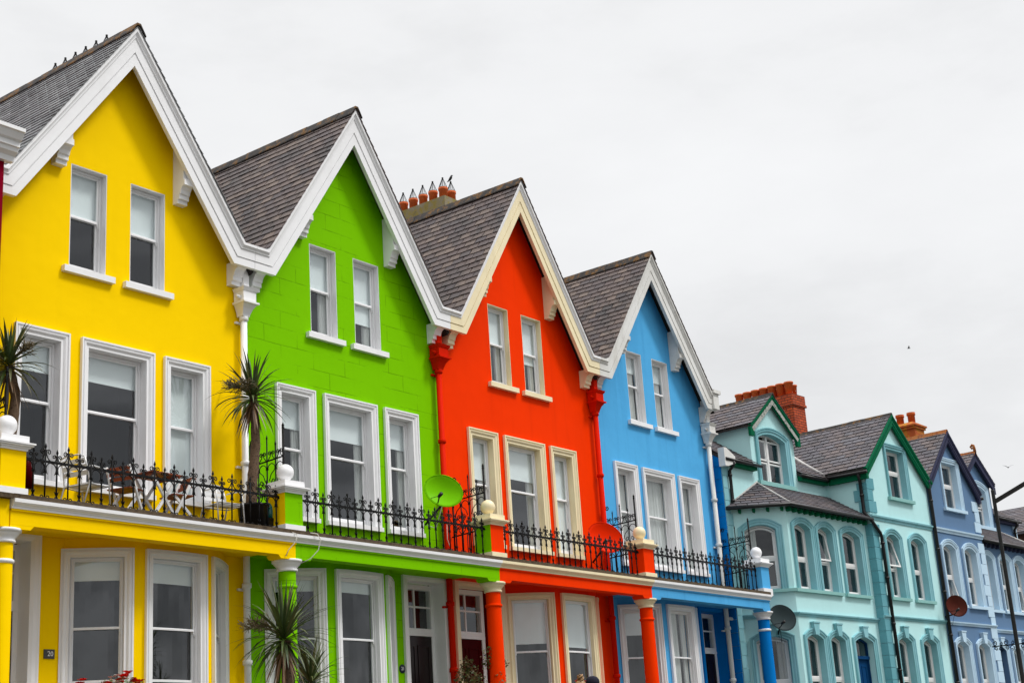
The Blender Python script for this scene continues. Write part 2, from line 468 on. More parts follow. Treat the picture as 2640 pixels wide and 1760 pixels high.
mp2 = wn('ShaderNodeMapping'); mp2.inputs['Scale'].default_value = (1.0, 1.0, 6.0); t.links.new(tc.outputs['Generated'], mp2.inputs[0])
n2 = wn('ShaderNodeTexNoise'); n2.inputs['Scale'].default_value = 3.4; n2.inputs['Detail'].default_value = 6
t.links.new(mp2.outputs[0], n2.inputs['Vector'])
elev = wramp(sep.outputs[2], [(0.0, .66), (.10, .76), (.22, .84), (.40, .86), (.60, .86), (.80, .95)])
zen = wramp(sep.outputs[2], [(.60, 0.0), (.95, 1.0)])
cl = wramp(n1.outputs['Fac'], [(.33, .87), (.50, .985), (.66, 1.03)])
lum = wmath('MULTIPLY', elev, cl)
lum = wmath('ADD', lum, wmath('MULTIPLY', zen, 2.0))
# heavier banks of cloud low over the sea, opposite the houses
sea = wramp(wmath('MULTIPLY', sep.outputs[1], -1.0), [(.05, 0.0), (.45, 1.0)])
low = wramp(sep.outputs[2], [(.30, 1.0), (.62, 0.0)])
bank = wmath('MULTIPLY', wmath('MULTIPLY', sea, low), wramp(n2.outputs['Fac'], [(.40, .0), (.60, .50)]))
lum = wmath('MULTIPLY', lum, wmath('SUBTRACT', 1.0, bank))
cc = wn('ShaderNodeMix', data_type='RGBA', blend_type='MULTIPLY'); cc.inputs[0].default_value = 1
t.links.new(lum, cc.inputs[6]); cc.inputs[7].default_value = (.992, .995, 1.0, 1)
b2 = wn('ShaderNodeBackground'); b2.inputs[1].default_value = .772; t.links.new(cc.outputs[2], b2.inputs[0])
mxs = wn('ShaderNodeMixShader'); mxs.inputs[0].default_value = .95
t.links.new(b1.outputs[0], mxs.inputs[1]); t.links.new(b2.outputs[0], mxs.inputs[2])
wo = wn('ShaderNodeOutputWorld'); t.links.new(mxs.outputs[0], wo.inputs[0])
S.view_settings.view_transform = 'Standard'; S.view_settings.look = 'None'
S.view_settings.exposure = 0.5; S.view_settings.gamma = 1.0
S.cycles.max_bounces = 8; S.cycles.transparent_max_bounces = 12
S.cycles.use_denoising = True

# ------------------------------------------------------------------ ground
m = MB()
m.add([(-400, -400, -1.66), (900, -400, -1.66), (900, 900, -1.66), (-400, 900, -1.66)], [(0, 1, 2, 3)])
tag(m.build('road', M['asphalt']), kind='structure')
m = MB(); m.plan([(-60, -11), (75, -15), (75, 30), (-60, 30)], -1.6, -.004)
tag(m.build('garden_terrace', M['ground']), kind='structure')
m = MB(); m.plan([(-60, -14.6), (75, -18.6), (75, -15.02), (-60, -11.02)], -1.655, -1.53)
tag(m.build('pavement', M['ground']), kind='structure')

# ------------------------------------------------------------------ windows
def opath(x0, x1, z0, z1, rise=0.0, n=1):
    """counter-clockwise outline of an opening starting at bottom right"""
    pts = [(x1, z0), (x1, z1)]
    if rise > 0:
        w_ = (x1 - x0) / 2; r = (w_ * w_ + rise * rise) / (2 * rise); cx = (x0 + x1) / 2; cz = z1 + rise - r
        a1 = math.asin(min(1, w_ / r))
        for i in range(1, 10):
            a = a1 - 2 * a1 * i / 10
            pts.append((cx + r * math.sin(a), cz + r * math.cos(a)))
    elif n > 1:
        pts += [(x1 + (x0 - x1) * i / n, z1) for i in range(1, n)]
    pts += [(x0, z1), (x0, z0)]
    if n > 1: pts += [(x0 + (x1 - x0) * i / n, z0) for i in range(1, n)]
    return pts

def inset(x0, x1, z0, z1, a, rise):
    return x0 + a, x1 - a, z0 + a, z1 - a, max(0, rise - a * .15) if rise else 0

ARCH = [(-.012, .004), (-.012, -.022), (.03, -.022), (.036, -.03), (.06, -.05), (.085, -.055), (.088, -.04), (.108, -.04), (.112, -.062), (.14, -.062), (.14, .004)]

def tilt(T, zh, d0, a):
    def f(u, d, z):
        q = zh - z
        return T(u, d0 + (d - d0) * math.cos(a) - q * math.sin(a), zh - q * math.cos(a) - (d - d0) * math.sin(a))
    return f

def window(parent, T, x0, x1, z0, z1, rise=0.0, zm=None, arch=.14, am=None, rm=None, jm=None, reveal=.15, blind=None, curtain=(), n=1,
           sill=None, sm=None, style='sash', lowbar=None, arise=None, open_=None, key=None, room=.6, mullion=False, horns=True, slim=False):
    jm = jm or M['joinery']; rm = rm or M['white']; am = am or rm
    zm = zm if zm is not None else (z0 + z1) / 2
    m = MB(T)
    m.sweep(opath(x0, x1, z0, z1, rise, n), [(-.014, .002), (-.003, .002), (-.003, reveal + .1), (-.014, reveal + .1)], True)
    W = m.build('window', rm, parent)
    m = MB(T); fw_ = (.035 if slim else .05) if style == 'sash' else .055
    m.sweep(opath(x0, x1, z0, z1, rise, n), [(-.016, reveal), (-.016, reveal + .1), (-fw_, reveal + .1), (-fw_, reveal)], True)
    if style == 'sash':
        m.sweep(opath(*inset(x0, x1, z0, z1, fw_, rise), n), [(.0, reveal - .012), (.0, reveal + .006), (-.014, reveal + .006), (-.014, reveal - .012)], True)
    if mullion:
        c = (x0 + x1) / 2; m.box(c - .045, c + .045, reveal - .004, reveal + .09, z0 + .02, z1 + rise - .03)
    m.build('frame', jm, W)
    if arch:
        m = MB(T); k = arch / .14
        m.sweep(archpath(x0, x1, z0, z1, rise, n), [(o * k, d) for o, d in ARCH])
        if key:
            c = (x0 + x1) / 2; zt_ = z1 + rise
            m.prism([(c - .09, zt_ - .03), (c + .09, zt_ - .03), (c + .15, zt_ + .27), (c - .15, zt_ + .27)], -.11, .0)
            m.box(c - .17, c + .17, -.125, .0, zt_ + .272, zt_ + .31)
        m.build('architrave', am, W)
    if sill:
        over, h, pr = sill
        m = MB(T); m.box(x0 - over, x1 + over, -pr, reveal + .01, z0 - h, z0 - .002, max(1, n))
        m.build('sill', sm or rm, W)
    a = fw_ + .002; sw = (.036 if slim else .045) if style == 'sash' else .05
    halves = [(x0 + a, x1 - a)] if not mullion else [(x0 + a, (x0 + x1) / 2 - .047), ((x0 + x1) / 2 + .047, x1 - a)]
    for hi, (xa, xb) in enumerate(halves):
        for part in ('upper', 'lower'):
            up_ = part == 'upper'
            za, zb = (zm - .022, z1 - a) if up_ else (z0 + a, zm + .022)
            if style != 'sash': za, zb = (zm + .024, z1 - a) if up_ else (z0 + a, zm - .024)
            d = reveal + (.012 if up_ or style != 'sash' else .05)
            TT = T
            if open_ and open_[0] == part: TT = tilt(T, zb, d, open_[1])
            rs = 0
            if up_ and rise:
                rs = rise * (.92 if not mullion else 0); zb -= 0.0
                if mullion: zb += rise * .35
            m = MB(TT)
            p = opath(xa, xb, za, zb, rs, n)
            m.sweep(p, [(.0, d), (.0, d + .036), (-sw, d + .036), (-sw, d + .008), (-sw + .014, d)], True)
            if style == 'sash':
                if not up_: m.box(xa + .003, xb - .003, d + .003, d + .034, za + sw - .005, za + .085, n)
                elif horns:
                    for e, sg in ((xa, 1), (xb, -1)):
                        m.prism([(e + sg * .002, za), (e + sg * .04, za), (e + sg * .038, za - .035), (e + sg * .022, za - .05), (e + sg * .020, za - .075), (e + sg * .002, za - .095)], d + .002, d + .034)
            if lowbar and not up_: m.box(xa + sw - .004, xb - sw + .004, d + .004, d + .03, lowbar - .02, lowbar + .02, n)
            m.build('sash', jm, W)
            m = MB(TT)
            xi, xj, zi, zj = xa + sw - .01, xb - sw + .01, za + sw - .01, zb - sw + .01
            if rs: m.prism(opath(xi, xj, zi, zj, max(.01, rs - .01)), d + .017, d + .022)
            else: m.box(xi, xj, d + .017, d + .022, zi, zj, n)
            m.build('pane', M['glass'], W)
    if style != 'sash' and not mullion:
        m = MB(T); m.box(x0 + fw_ - .004, x1 - fw_ + .004, reveal + .006, reveal + .08, zm - .022, zm + .022); m.build('transom', jm, W)
    if blind is not None:
        m = MB(T); db = reveal + .10
        m.box(x0 + .03, x1 - .03, db, db + .004, blind, z1 + rise - .01, n)
        m.box(x0 + .03, x1 - .03, db - .006, db + .010, blind - .022, blind - .001, n)
        m.build('blind', M['blind'], W)
    for ca, cb in curtain:
        m = MB(T); k = 40; db = reveal + (.14 if style == 'sash' else .115)
        vs = []; fs = []
        ph = random.random() * 6
        for i in range(k + 1):
            x = ca + (cb - ca) * i / k; dd = db + .022 * math.sin(i * 1.15 + ph) + .01 * math.sin(i * 2.9 + ph)
            vs += [(x, dd, z0), (x, dd, z1 + rise * .8), (x, dd + .004, z0), (x, dd + .004, z1 + rise * .8)]
        for i in range(k):
            q = 4 * i
            fs += [(q, q + 4, q + 5, q + 1), (q + 2, q + 3, q + 7, q + 6), (q, q + 2, q + 6, q + 4), (q + 1, q + 5, q + 7, q + 3)]
        fs += [(0, 1, 3, 2), (4 * k, 4 * k + 2, 4 * k + 3, 4 * k + 1)]
        m.add(vs, fs); m.build('curtain', M['curtain'], W)
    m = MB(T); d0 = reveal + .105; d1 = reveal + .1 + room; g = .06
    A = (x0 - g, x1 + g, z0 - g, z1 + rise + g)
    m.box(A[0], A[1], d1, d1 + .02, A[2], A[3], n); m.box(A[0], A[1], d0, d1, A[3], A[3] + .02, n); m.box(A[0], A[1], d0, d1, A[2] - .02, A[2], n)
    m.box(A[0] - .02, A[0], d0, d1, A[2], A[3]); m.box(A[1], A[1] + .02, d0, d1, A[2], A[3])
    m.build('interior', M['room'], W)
    return W

def archpath(x0, x1, z0, z1, rise, n):
    p = [(x1, z0), (x1, z1)]
    if rise > 0:
        q = opath(x0, x1, z0, z1, rise); p = q
    elif n > 1:
        p += [(x1 + (x0 - x1) * i / n, z1) for i in range(1, n)] + [(x0, z1), (x0, z0)]
    else:
        p += [(x0, z1), (x0, z0)]
    return p

# ------------------------------------------------------------------ slates
def slates(mb, O, U, V, ul, vl, w_=.31, g=.19, clip=(), thick=.015, gap=.020, verge=None):
    """overlapping slates on the plane O + u*U + v*V (V points up the slope)"""
    U = Vector(U).normalized(); V = Vector(V).normalized(); N = U.cross(V)
    if N.z < 0: N = -N
    O = Vector(O); bm = bmesh.new()
    nv = int(math.ceil(vl / g)); nu = int(math.ceil(ul / w_)) + 1
    for j in range(nv):
        v0 = j * g; v1 = min(v0 + g + .03, vl + .02)
        for i in range(nu):
            u0 = i * w_ - (w_ / 2 if j % 2 else 0) + random.uniform(-.004, .004); u1 = u0 + w_ - gap
            u0 = max(u0, 0); u1 = min(u1, ul)
            if verge and abs((O + V * v0).x) > verge[0]: u0 = max(u0, verge[1] - O.y)
            if u1 - u0 < .03: continue
            dv = random.uniform(-.008, .006); h = thick + random.uniform(0, .004); h2 = .002
            lift = random.uniform(-.002, .003)
            P = [O + U * u0 + V * (v0 + dv), O + U * u1 + V * (v0 + dv + random.uniform(-.004, .004)), O + U * u1 + V * v1, O + U * u0 + V * v1]
            top = [P[0] + N * (.016 + h + lift), P[1] + N * (.016 + h + lift), P[2] + N * (.012), P[3] + N * (.012)]
            bot = [P[0] + N * (.016 + lift), P[1] + N * (.016 + lift), P[2] + N * .004, P[3] + N * .004]
            b = [bm.verts.new(q) for q in bot]; t_ = [bm.verts.new(q) for q in top]
            bm.faces.new(t_); bm.faces.new(b[::-1])
            for k in range(4): bm.faces.new((b[k], b[(k + 1) % 4], t_[(k + 1) % 4], t_[k]))
    for co, no in clip:
        bmesh.ops.bisect_plane(bm, geom=bm.verts[:] + bm.edges[:] + bm.faces[:], plane_co=Vector(co), plane_no=Vector(no), clear_outer=True)
    mb.merge(bm); bm.free()

def ridge_tiles(mb, p, q, w_=.16, step=.46, drop=.17):
    p = Vector(p); q = Vector(q); L = (q - p).length; d = (q - p) / L; a = d.cross(Vector((0, 0, 1))).normalized(); n = max(1, int(L / step))
    for i in range(n):
        e0 = p + d * (L * i / n); e1 = p + d * (L * (i + 1) / n - .008)
        o = Vector((0, 0, random.uniform(-.006, .006)))
        vs = []
        for e in (e0, e1):
            e = e + o
            for s_, zz in ((-1, -drop), (-.25, .025), (.25, .025), (1, -drop)): vs.append(tuple(e + a * (s_ * w_) + Vector((0, 0, zz))))
            for s_, zz in ((1, -drop - .025), (.2, -.01), (-.2, -.01), (-1, -drop - .025)): vs.append(tuple(e + a * (s_ * w_) + Vector((0, 0, zz))))
        fs = [tuple(range(8)), tuple(range(15, 7, -1))] + [(k, (k + 1) % 8, (k + 1) % 8 + 8, k + 8) for k in range(8)]
        mb.add(vs, fs)

# ------------------------------------------------------------------ ironwork
def spiral(cx, cz, r0, a0, turns, sg, n=12):
    return [(cx + sg * (r0 * (1 - .72 * i / n)) * math.cos(a0 - 2 * PI * turns * i / n), 0, cz + (r0 * (1 - .72 * i / n)) * math.sin(a0 - 2 * PI * turns * i / n)) for i in range(n + 1)]

HR = .585
def baluster(tall):
    m = MB(); m.smooth = True
    top = .835 if tall else .765
    m.tube([(0, 0, 0), (0, 0, .3), (0, 0, top - .07)], .0135, 6)
    m.lathe([(.013, -.075), (.008, -.06), (.021, -.03), (.016, -.01), (.002, .03)], (0, 0, top), 6)
    m.lathe([(.013, -.03), (.023, -.012), (.023, .012), (.013, .03)], (0, 0, HR - .15), 8)
    for sg in (1, -1):
        if tall:
            p = [(sg * .098, 0, HR + .010), (sg * .066, 0, HR + .026), (sg * .036, 0, HR + .062), (sg * .017, 0, HR + .115)] + spiral(sg * .058, HR + .145, .043, PI, 1.25, sg)
        else:
            p = [(sg * .05, 0, HR + .010), (sg * .028, 0, HR + .03), (sg * .016, 0, HR + .06)] + spiral(sg * .047, HR + .085, .032, PI, 1.15, sg)
        m.tube(p, .0085, 5)
        c = .099
        m.tube([(sg * (c - .087 * math.cos(R(a))), 0, HR - .105 + .09 * math.sin(R(a))) for a in (-25, 0, 25, 50, 75, 90)], .009, 5)
        m.tube([(sg * .012, 0, HR - .12), (sg * .024, 0, HR - .165), (sg * .045, 0, HR - .19)], [.009, .009, .003], 5)
        if tall:
            m.tube([(sg * .01, 0, .012)] + spiral(sg * .047, .048, .036, -PI * .5, -1.2, sg), .0085, 5)
        else:
            m.tube([(sg * .012, 0, .10), (sg * .022, 0, .13), (sg * .036, 0, .15)], [.011, .010, .004], 5)
            m.tube([(sg * .012, 0, .07), (sg * .026, 0, .03), (sg * .055, 0, .006)], [.013, .011, .005], 5)
    return m
BT = [baluster(True), baluster(False)]
BMESH = []

def railing(parent, xa, xb, y, z0):
    m = MB(); m.box(xa - .03, xb + .03, y - .014, y + .014, z0 + HR - .017, z0 + HR + .017)
    m.tube([(xb - .02, y, z0 + HR - .02), (xb + .10, y - .02, z0 + HR - .03)], .014, 6)
    r = m.build('railing', M['iron'], parent)
    n = 25; st = (xb - xa - .10) / n
    for i in range(n + 1):
        k = i % 2
        if len(BMESH) < 2:
            o = BT[len(BMESH)].build('baluster', M['iron'], r); BMESH.append(o)
        else:
            o = BMESH[k].copy(); COL.objects.link(o); o.parent = r
        o.location = (xa + .05 + i * st, y, z0)
        o.rotation_euler = (random.uniform(-.012, .012), random.uniform(-.012, .012), random.uniform(-.1, .1))
    return r

def screen(parent, x, z0):
    """tall ironwork panel standing square to the wall between two balconies"""
    T = lambda u, d, z: (x + d, -.08 - u, z)
    m = MB(T); m.smooth = True
    ys = [0.0, .22, .44, .66, .86]
    for i, u in enumerate(ys):
        h = (1.74, 1.62, 1.76, 1.62, 1.9)[i]; r = (.018, .012, .013, .012, .022)[i]
        m.tube([(u, 0, z0), (u, 0, z0 + h)], r, 6)
        if i in (1, 2, 3): m.lathe([(.012, 0), (.018, .03), (.002, .09)], (u, 0, z0 + h), 6)
    m.lathe([(.03, 0), (.018, .02), (.026, .045), (.003, .10)], (ys[4], 0, z0 + 1.9), 8)
    def sp(cx, cz, r0, a0, turns, sg): return [(px, 0, pz) for px, _, pz in spiral(cx, cz, r0, a0, turns, sg)]
    m.tube([(0, 0, z0 + 1.7)] + sp(.075, z0 + 1.78, .06, PI, 1.3, 1), .012, 6)
    for zz in (.60, 1.34): m.tube([(-.06, 0, z0 + zz), (ys[4] + .02, 0, z0 + zz + .05)], .014, 6)
    for c in (.11, .33, .55, .76):
        for sg in (1, -1):
            m.tube([(c + sg * .09, 0, z0 + 1.37), (c + sg * .03, 0, z0 + 1.44)] + sp(c + sg * .045, z0 + 1.50, .04, PI * .9, 1.2, sg), .009, 5)
            m.tube([(c + sg * .09 * math.cos(R(a)), 0, z0 + 1.23 + .08 * math.sin(R(a))) for a in (-20, 10, 40, 70, 90)], .009, 5)
            m.tube([(c + sg * .09, 0, z0 + .63), (c + sg * .03, 0, z0 + .70)] + sp(c + sg * .045, z0 + .76, .04, PI * .9, 1.2, sg), .009, 5)
    for cu in (.22, .66):
        for sg in (1, -1):
            m.tube([(cu + sg * .02, 0, z0 + .86), (cu + sg * .12, 0, z0 + .98)] + sp(cu + sg * .075, z0 + 1.0, .05, 0, 1.2, sg), .009, 5)
            m.tube([(cu + sg * .17, 0, z0 + 1.0), (cu + sg * .12, 0, z0 + 1.12), (cu + sg * .02, 0, z0 + 1.2)], .009, 5)
    for k in range(6):
        u = .06 + k * .145; m.tube([(u, 0, z0), (u, 0, z0 + .62)], .010, 5)
    m.tube([(-.10, 0, z0 + 1.36), (.0, 0, z0 + 1.345)], .016, 6)
    return m.build('iron_screen', M['iron'], parent)

# ------------------------------------------------------------------ bow bay curve
def bow_curve():
    P = [(-1.72, .06), (-1.28, -.30), (-.86, -.575), (-.45, -.655), (0, -.68), (.45, -.655), (.86, -.575), (1.28, -.30), (1.72, .06)]
    pts = []
    for i in range(len(P) - 1):
        p0 = P[max(i - 1, 0)]; p1 = P[i]; p2 = P[i + 1]; p3 = P[min(i + 2, len(P) - 1)]
        for k in range(8):
            s_ = k / 8
            q = [.5 * (2 * p1[c] + (p2[c] - p0[c]) * s_ + (2 * p0[c] - 5 * p1[c] + 4 * p2[c] - p3[c]) * s_ ** 2 + (3 * p1[c] - p0[c] - 3 * p2[c] + p3[c]) * s_ ** 3) for c in (0, 1)]
            pts.append(q)
    pts.append(list(P[-1]))
    L = [0]
    for i in range(1, len(pts)): L.append(L[-1] + math.hypot(pts[i][0] - pts[i - 1][0], pts[i][1] - pts[i - 1][1]))
    tot = L[-1]
    def T(cx):
        def f(u, d, z):
            s_ = u + tot / 2; i = 0
            while i < len(L) - 2 and L[i + 1] < s_: i += 1
            k = (s_ - L[i]) / (L[i + 1] - L[i])
            ax, ay = pts[i]; bx, by = pts[i + 1]
            x = ax + (bx - ax) * k; y = ay + (by - ay) * k
            i0 = max(0, i - 1); i1 = min(len(pts) - 1, i + 2)
            tx, ty = pts[i1][0] - pts[i0][0], pts[i1][1] - pts[i0][1]; l = math.hypot(tx, ty)
            return (cx + x - ty / l * d, y + tx / l * d, z)
        return f
    return T, tot / 2
BOW, BU = bow_curve()

BR_END = [(0, 9.23), (-.13, 9.23), (-.13, 9.30), (-.175, 9.31), (-.175, 9.385), (-.20, 9.40), (-.215, 9.45), (-.245, 9.50), (-.30, 9.535), (-.32, 9.54), (-.32, 9.66), (0, 9.66)]
ZG = 4.52      # top of the balcony's stone edge
CAPIT = [(.17, -.20), (.185, -.19), (.185, -.165), (.172, -.16), (.18, -.13), (.205, -.10), (.23, -.075), (.235, -.05), (.26, -.045), (.265, -.005), (.255, .0)]

def pedestal(parent, x, y, front, side, cap, column, ring, capcol):
    """column, pier and ball finial at one end of a balcony"""
    m = MB(); m.smooth = False
    m.box(x - .21, x + .21, y - .20, y + .22, 4.58, 5.19)
    o = m.build('pedestal', [front, side], parent)
    for p in o.data.polygons:
        if p.normal.x < -.9: p.material_index = 1
    m = MB(); m.box(x - .245, x + .235, y - .24, y + .25, 4.435, 4.61); m.build('plinth', cap, o)
    m = MB()
    for a, z0, z1 in ((.225, 5.165, 5.20), (.25, 5.20, 5.225), (.285, 5.225, 5.25), (.305, 5.25, 5.275), (.235, 5.275, 5.385)):
        m.box(x - a, x + a, y - a, y + a + .01, z0, z1)
    m.build('cap', cap, o)
    m = MB(); m.lathe([(.08, 5.383), (.07, 5.41), (.05, 5.425)], (x, y, 0), 16); m.ball((x, y, 5.565), .152, 28, 16); m.build('ball_finial', cap, o)
    m = MB(); m.lathe([(.165, .0), (.165, .2), (.157, 2.0), (.15, 3.78), (.15, 3.86)], (x, y, 0), 28)
    c = m.build('column', column, parent)
    m = MB(); m.lathe([(r, 4.03 + z) for r, z in CAPIT], (x, y, 0), 28); m.build('capital', capcol, c)
    m = MB(); m.lathe([(.152, -.035), (.172, -.02), (.176, 0), (.172, .02), (.152, .03)], (x, y, 3.57), 28); m.build('collar', ring, c)

def hopper(parent, x, mat, z_end=0.0):
    m = MB()
    m.tube([(x, -.12, 8.68), (x, -.12, z_end)], .062, 14)
    for zz in (8.62, 7.1, 5.9, 4.62, 3.72, 2.4): m.lathe([(.07, -.045), (.086, -.035), (.086, .035), (.07, .045)], (x, -.12, zz), 14)
    for zz in (8.55, 5.84, 3.66): m.box(x - .13, x + .13, -.05, -.005, zz - .02, zz + .02)
    o = m.build('downpipe', mat, parent)
    m = MB()
    def ring(a0, a1, z0, z1, y1=-.02):
        vs = []
        for a, z in ((a0, z0), (a1, z1)):
            vs += [(x - a, -.03, z), (x + a, -.03, z), (x + a, -.06 - 1.5 * a, z), (x - a, -.06 - 1.5 * a, z)]
        m.add(vs, [(0, 1, 2, 3), (7, 6, 5, 4), (0, 4, 5, 1), (1, 5, 6, 2), (2, 6, 7, 3), (3, 7, 4, 0)])
    ring(.085, .09, 8.66, 8.70); ring(.09, .12, 8.70, 8.80); ring(.12, .165, 8.80, 8.88); ring(.19, .19, 8.88, 8.915); ring(.155, .155, 8.915, 9.12); ring(.165, .19, 9.12, 9.18)
    m.tube([(x - .15, -.2, 8.99), (x - .24, -.2, 9.0)], .035, 8)
    m.box(x - .07, x + .07, -.20, -.06, 9.18, 9.6)
    m.build('hopper', mat, o)

def chimney_pot(m, x, y, z, h=.34, r=.125):
    m.lathe([(r * .98, 0), (r * .96, h * .75), (r * 1.08, h * .8), (r * 1.1, h), (r * .8, h), (r * .78, h * .6)], (x, y, z), 18)

def wire_cage(m, x, y, z, r=.125, h=.27):
    for k in range(10):
        a = 2 * PI * k / 10
        m.tube([(x + r * math.cos(a), y + r * math.sin(a), z), (x + .02 * math.cos(a), y + .02 * math.sin(a), z + h)], .0055, 4)
    m.lathe([(.024, -.02), (.026, .045)], (x, y, z + h), 8)
    m.lathe([(r * 1.02, -.012), (r * 1.02, .012)], (x, y, z), 16)

# ------------------------------------------------------------------ the four gabled houses
def gabled_house(name, label, xl, xc, xr, za, wall, trim, crown, side, cfg, wl=None, wr=None):
    H = thing(name, label, 'house', (xc, 0, 0)); L = xl - xc; Rr = xr - xc
    zi = za - .78
    T0 = ident
    up = [(-1.0, -.26), (.24, 1.0)]
    fl = [(-1.99, -.97), (-.735, .76), (.98, 2.0)]
    s = side                                   # +1: door right of the bay, -1: door left
    dh = (1.47, 2.57) if s > 0 else (-2.57, -1.40)
    dh = cfg.get('dh', dh)
    holes = [opath(a, b, 8.76, 10.63) for a, b in up] + [opath(a + .14, b - .14, 5.10, 7.45) for a, b in fl] + [opath(dh[0], dh[1], .9, 4.14)]
    bc = -s * .66 + .035
    holes.append(opath(bc - 1.5, bc + 1.5, .97, 4.05))
    # main wall
    m = MB(); e = .004; slope = (za - 9.97) / ((xr - xl) / 2 - .29)
    Lw = (wl if wl else xl) - xc + e; Rw = (wr if wr else xr) - xc - e
    m.wall([(Lw, 0), (Rw, 0), (Rw, za - .16 - slope * Rw), (0, za - .16), (Lw, za - .16 + slope * Lw)], holes, 0, .28)
    m.box(L + .05, Rr - .05, 1.6, 9.0, 0, 4.2)  # unseen inner block, added to stop light at ground-floor level
    m.build('wall', wall, H)
    # roof
    m = MB(); yb = 9.0; yf = -.475; zt_ = za + .0; hw_ = (xr - xl) / 2; sl = (za - 9.97) / (hw_ - .29)
    for sg, E in ((-1, L), (1, Rr)):
        d = math.hypot(E, sl * E); v = (-E, 0, sl * abs(E))
        m.cur = 0
        gx = abs(E) - .27; nx_ = E / abs(E)
        slates(m, (E, yf, zt_ - sl * abs(E)), (0, 1, 0), v, yb - yf, d, cfg.get('sw', .31), cfg.get('sg', .19), verge=(gx, -.285))
        m.cur = 1
        m.prism([(0, zt_ - .015), (E, zt_ - sl * abs(E) - .015), (E, zt_ - sl * abs(E) - .09), (0, zt_ - .09)], -.285, yb)
    rf = m.build('roof', [cfg['slate'], M['roofbase']], H, recalc=False)
    m = MB(); ridge_tiles(m, (0, yf - .02, za + .045), (0, yb, za + .045)); m.build('ridge_tiles', M['ridge'], rf)
    # bargeboard with crown moulding and soffit
    P = [(L + e, 9.97), (L + .29, 9.97), (0, za), (Rr - .29, 9.97), (Rr - e, 9.97)][::-1]   # outward (right of travel) is down after reversal
    path = [(x, z) for x, z in P]
    def prof(pr): return [(-o, d) for o, d in pr]
    m = MB()
    m.sweep(path, prof([(.12, -.30), (.12, -.395), (.275, -.395), (.279, -.368), (.292, -.368), (.296, -.384), (.43, -.384), (.43, -.30)]))
    bb = m.build('bargeboard', trim, H)
    m = MB()
    m.sweep(path, prof([(-.005, -.29), (-.005, -.455), (.045, -.455), (.06, -.43), (.085, -.415), (.105, -.415), (.12, -.396), (.12, -.29)]))
    m.build('crown_moulding', crown, bb)
    # brackets
    for xa in (-1.40, 1.18):
        m = MB(); zb = 10.56 + (za - 13.55) * .6
        pr = [(0, zb), (-.13, zb), (-.13, zb + .07), (-.175, zb + .08), (-.175, zb + .155), (-.20, zb + .17), (-.22, zb + .24), (-.26, zb + .29), (-.32, zb + .31), (-.32, zb + .42), (-.29, zb + .9), (0, zb + .9)]
        pr = [(y, min(z, zb + .42)) for y, z in pr]
        m.profx(pr, xa, xa + .22)
        x0, x1 = xa, xa + .22
        zz = [za - .24 - slope * abs(x0), za - .24 - slope * abs(x1)]
        m.prism([(x0, zb + .421), (x1, zb + .421), (x1, zz[1]), (x0, zz[0])], -.285, 0)
        m.build('bracket', trim, H)
    for xa in (L + .13, Rr - .35):
        m = MB(); m.profx(BR_END, xa, xa + .22); m.build('bracket', trim, H)
    # upper windows
    for i, (a, b) in enumerate(up):
        window(H, T0, a, b, 8.76, 10.63, zm=9.75, arch=0, rm=cfg.get('reveal', M['white']), blind=cfg['ub'][i], curtain=[(a + .12, a + .26), (b - .34, b - .10)] if cfg.get('net') else ([(b - .26, b - .08)] if cfg.get('shut') else ()),  # with shut set, the curtain strip stands in for a shutter edge
               sill=(.14, .11, .09), sm=cfg.get('reveal', M['white']), reveal=.13)
    for i, (a, b) in enumerate(fl):
        cu = [(b - .37, b - .19)] if cfg.get('shut') else ()  # added curtain strip stands in for the pale inner shutter edge
        if cfg.get('net'): cu = [(a + .2, (a + b) / 2 + .1), ((a + b) / 2 - .02, b - .2)]
        window(H, T0, a + .14, b - .14, 5.10, 7.45, zm=6.41, rm=cfg.get('reveal', M['white']), am=cfg.get('archm', M['white']), blind=cfg['fb'][i], curtain=cu,
               sill=(.15, .085, .10), sm=cfg.get('archm', M['white']), reveal=.14)
    # bow bay
    TB = BOW(bc)
    m = MB(TB)
    wins = [(-1.89, -.79), (-.58, .67), (.85, 1.88)]
    k = .125
    cuts = [-BU] + [q for a, b in wins for q in (a + k, b - k)] + [BU]
    for i in range(0, len(cuts), 2): m.box(cuts[i], cuts[i + 1], 0, .2, .95, 3.94, 4)
    m.box(-BU, BU, 0, .2, 3.94, 4.27, 36); m.box(-BU, BU, 0, .2, 0, .95, 36)
    bay = m.build('bay_wall', wall, H)
    for i, (a, b) in enumerate(wins):
        cu = ()
        if cfg.get('net') and i == 1: cu = [(a + .2, a + .65), (b - .4, b - .18)]
        window(H, TB, a + k, b - k, .96, 3.94, zm=2.83, n=8, rm=cfg.get('archm', M['white']), am=cfg.get('archm', M['white']), blind=cfg['gb'][i], curtain=cu,
               lowbar=2.02, reveal=.06, room=.85, slim=True, arch=.125, sill=(.12, .1, .06), sm=cfg.get('archm', M['white']))
    # front door in its recess
    x0, x1 = dh
    m = MB(); m.sweep(archpath(x0, x1, .9, 4.14, 0, 1), [(-.004, .287), (-.004, -.02), (.05, -.045), (.11, -.045), (.14, -.06), (.16, -.06), (.16, .004), (-.002, .004), (-.002, .287)])
    m.build('door_surround', cfg.get('doorsur', cfg.get('archm', M['white'])), H)
    m = MB(); dv = cfg.get('recess', M['white'])
    m.box(x0 - .0, x1 + .0, .55, .57, .9, 4.2); m.box(x0 - .02, x0 - .001, .26, .57, .9, 4.2); m.box(x1 + .001, x1 + .02, .26, .57, .9, 4.2)
    m.build('door_recess', dv, H)
    D = MB(); xa, xb = cfg.get('doorx', (x0 + .035, x1 - .045))
    D.box(xa, xb, .30, .35, .9, 3.09)
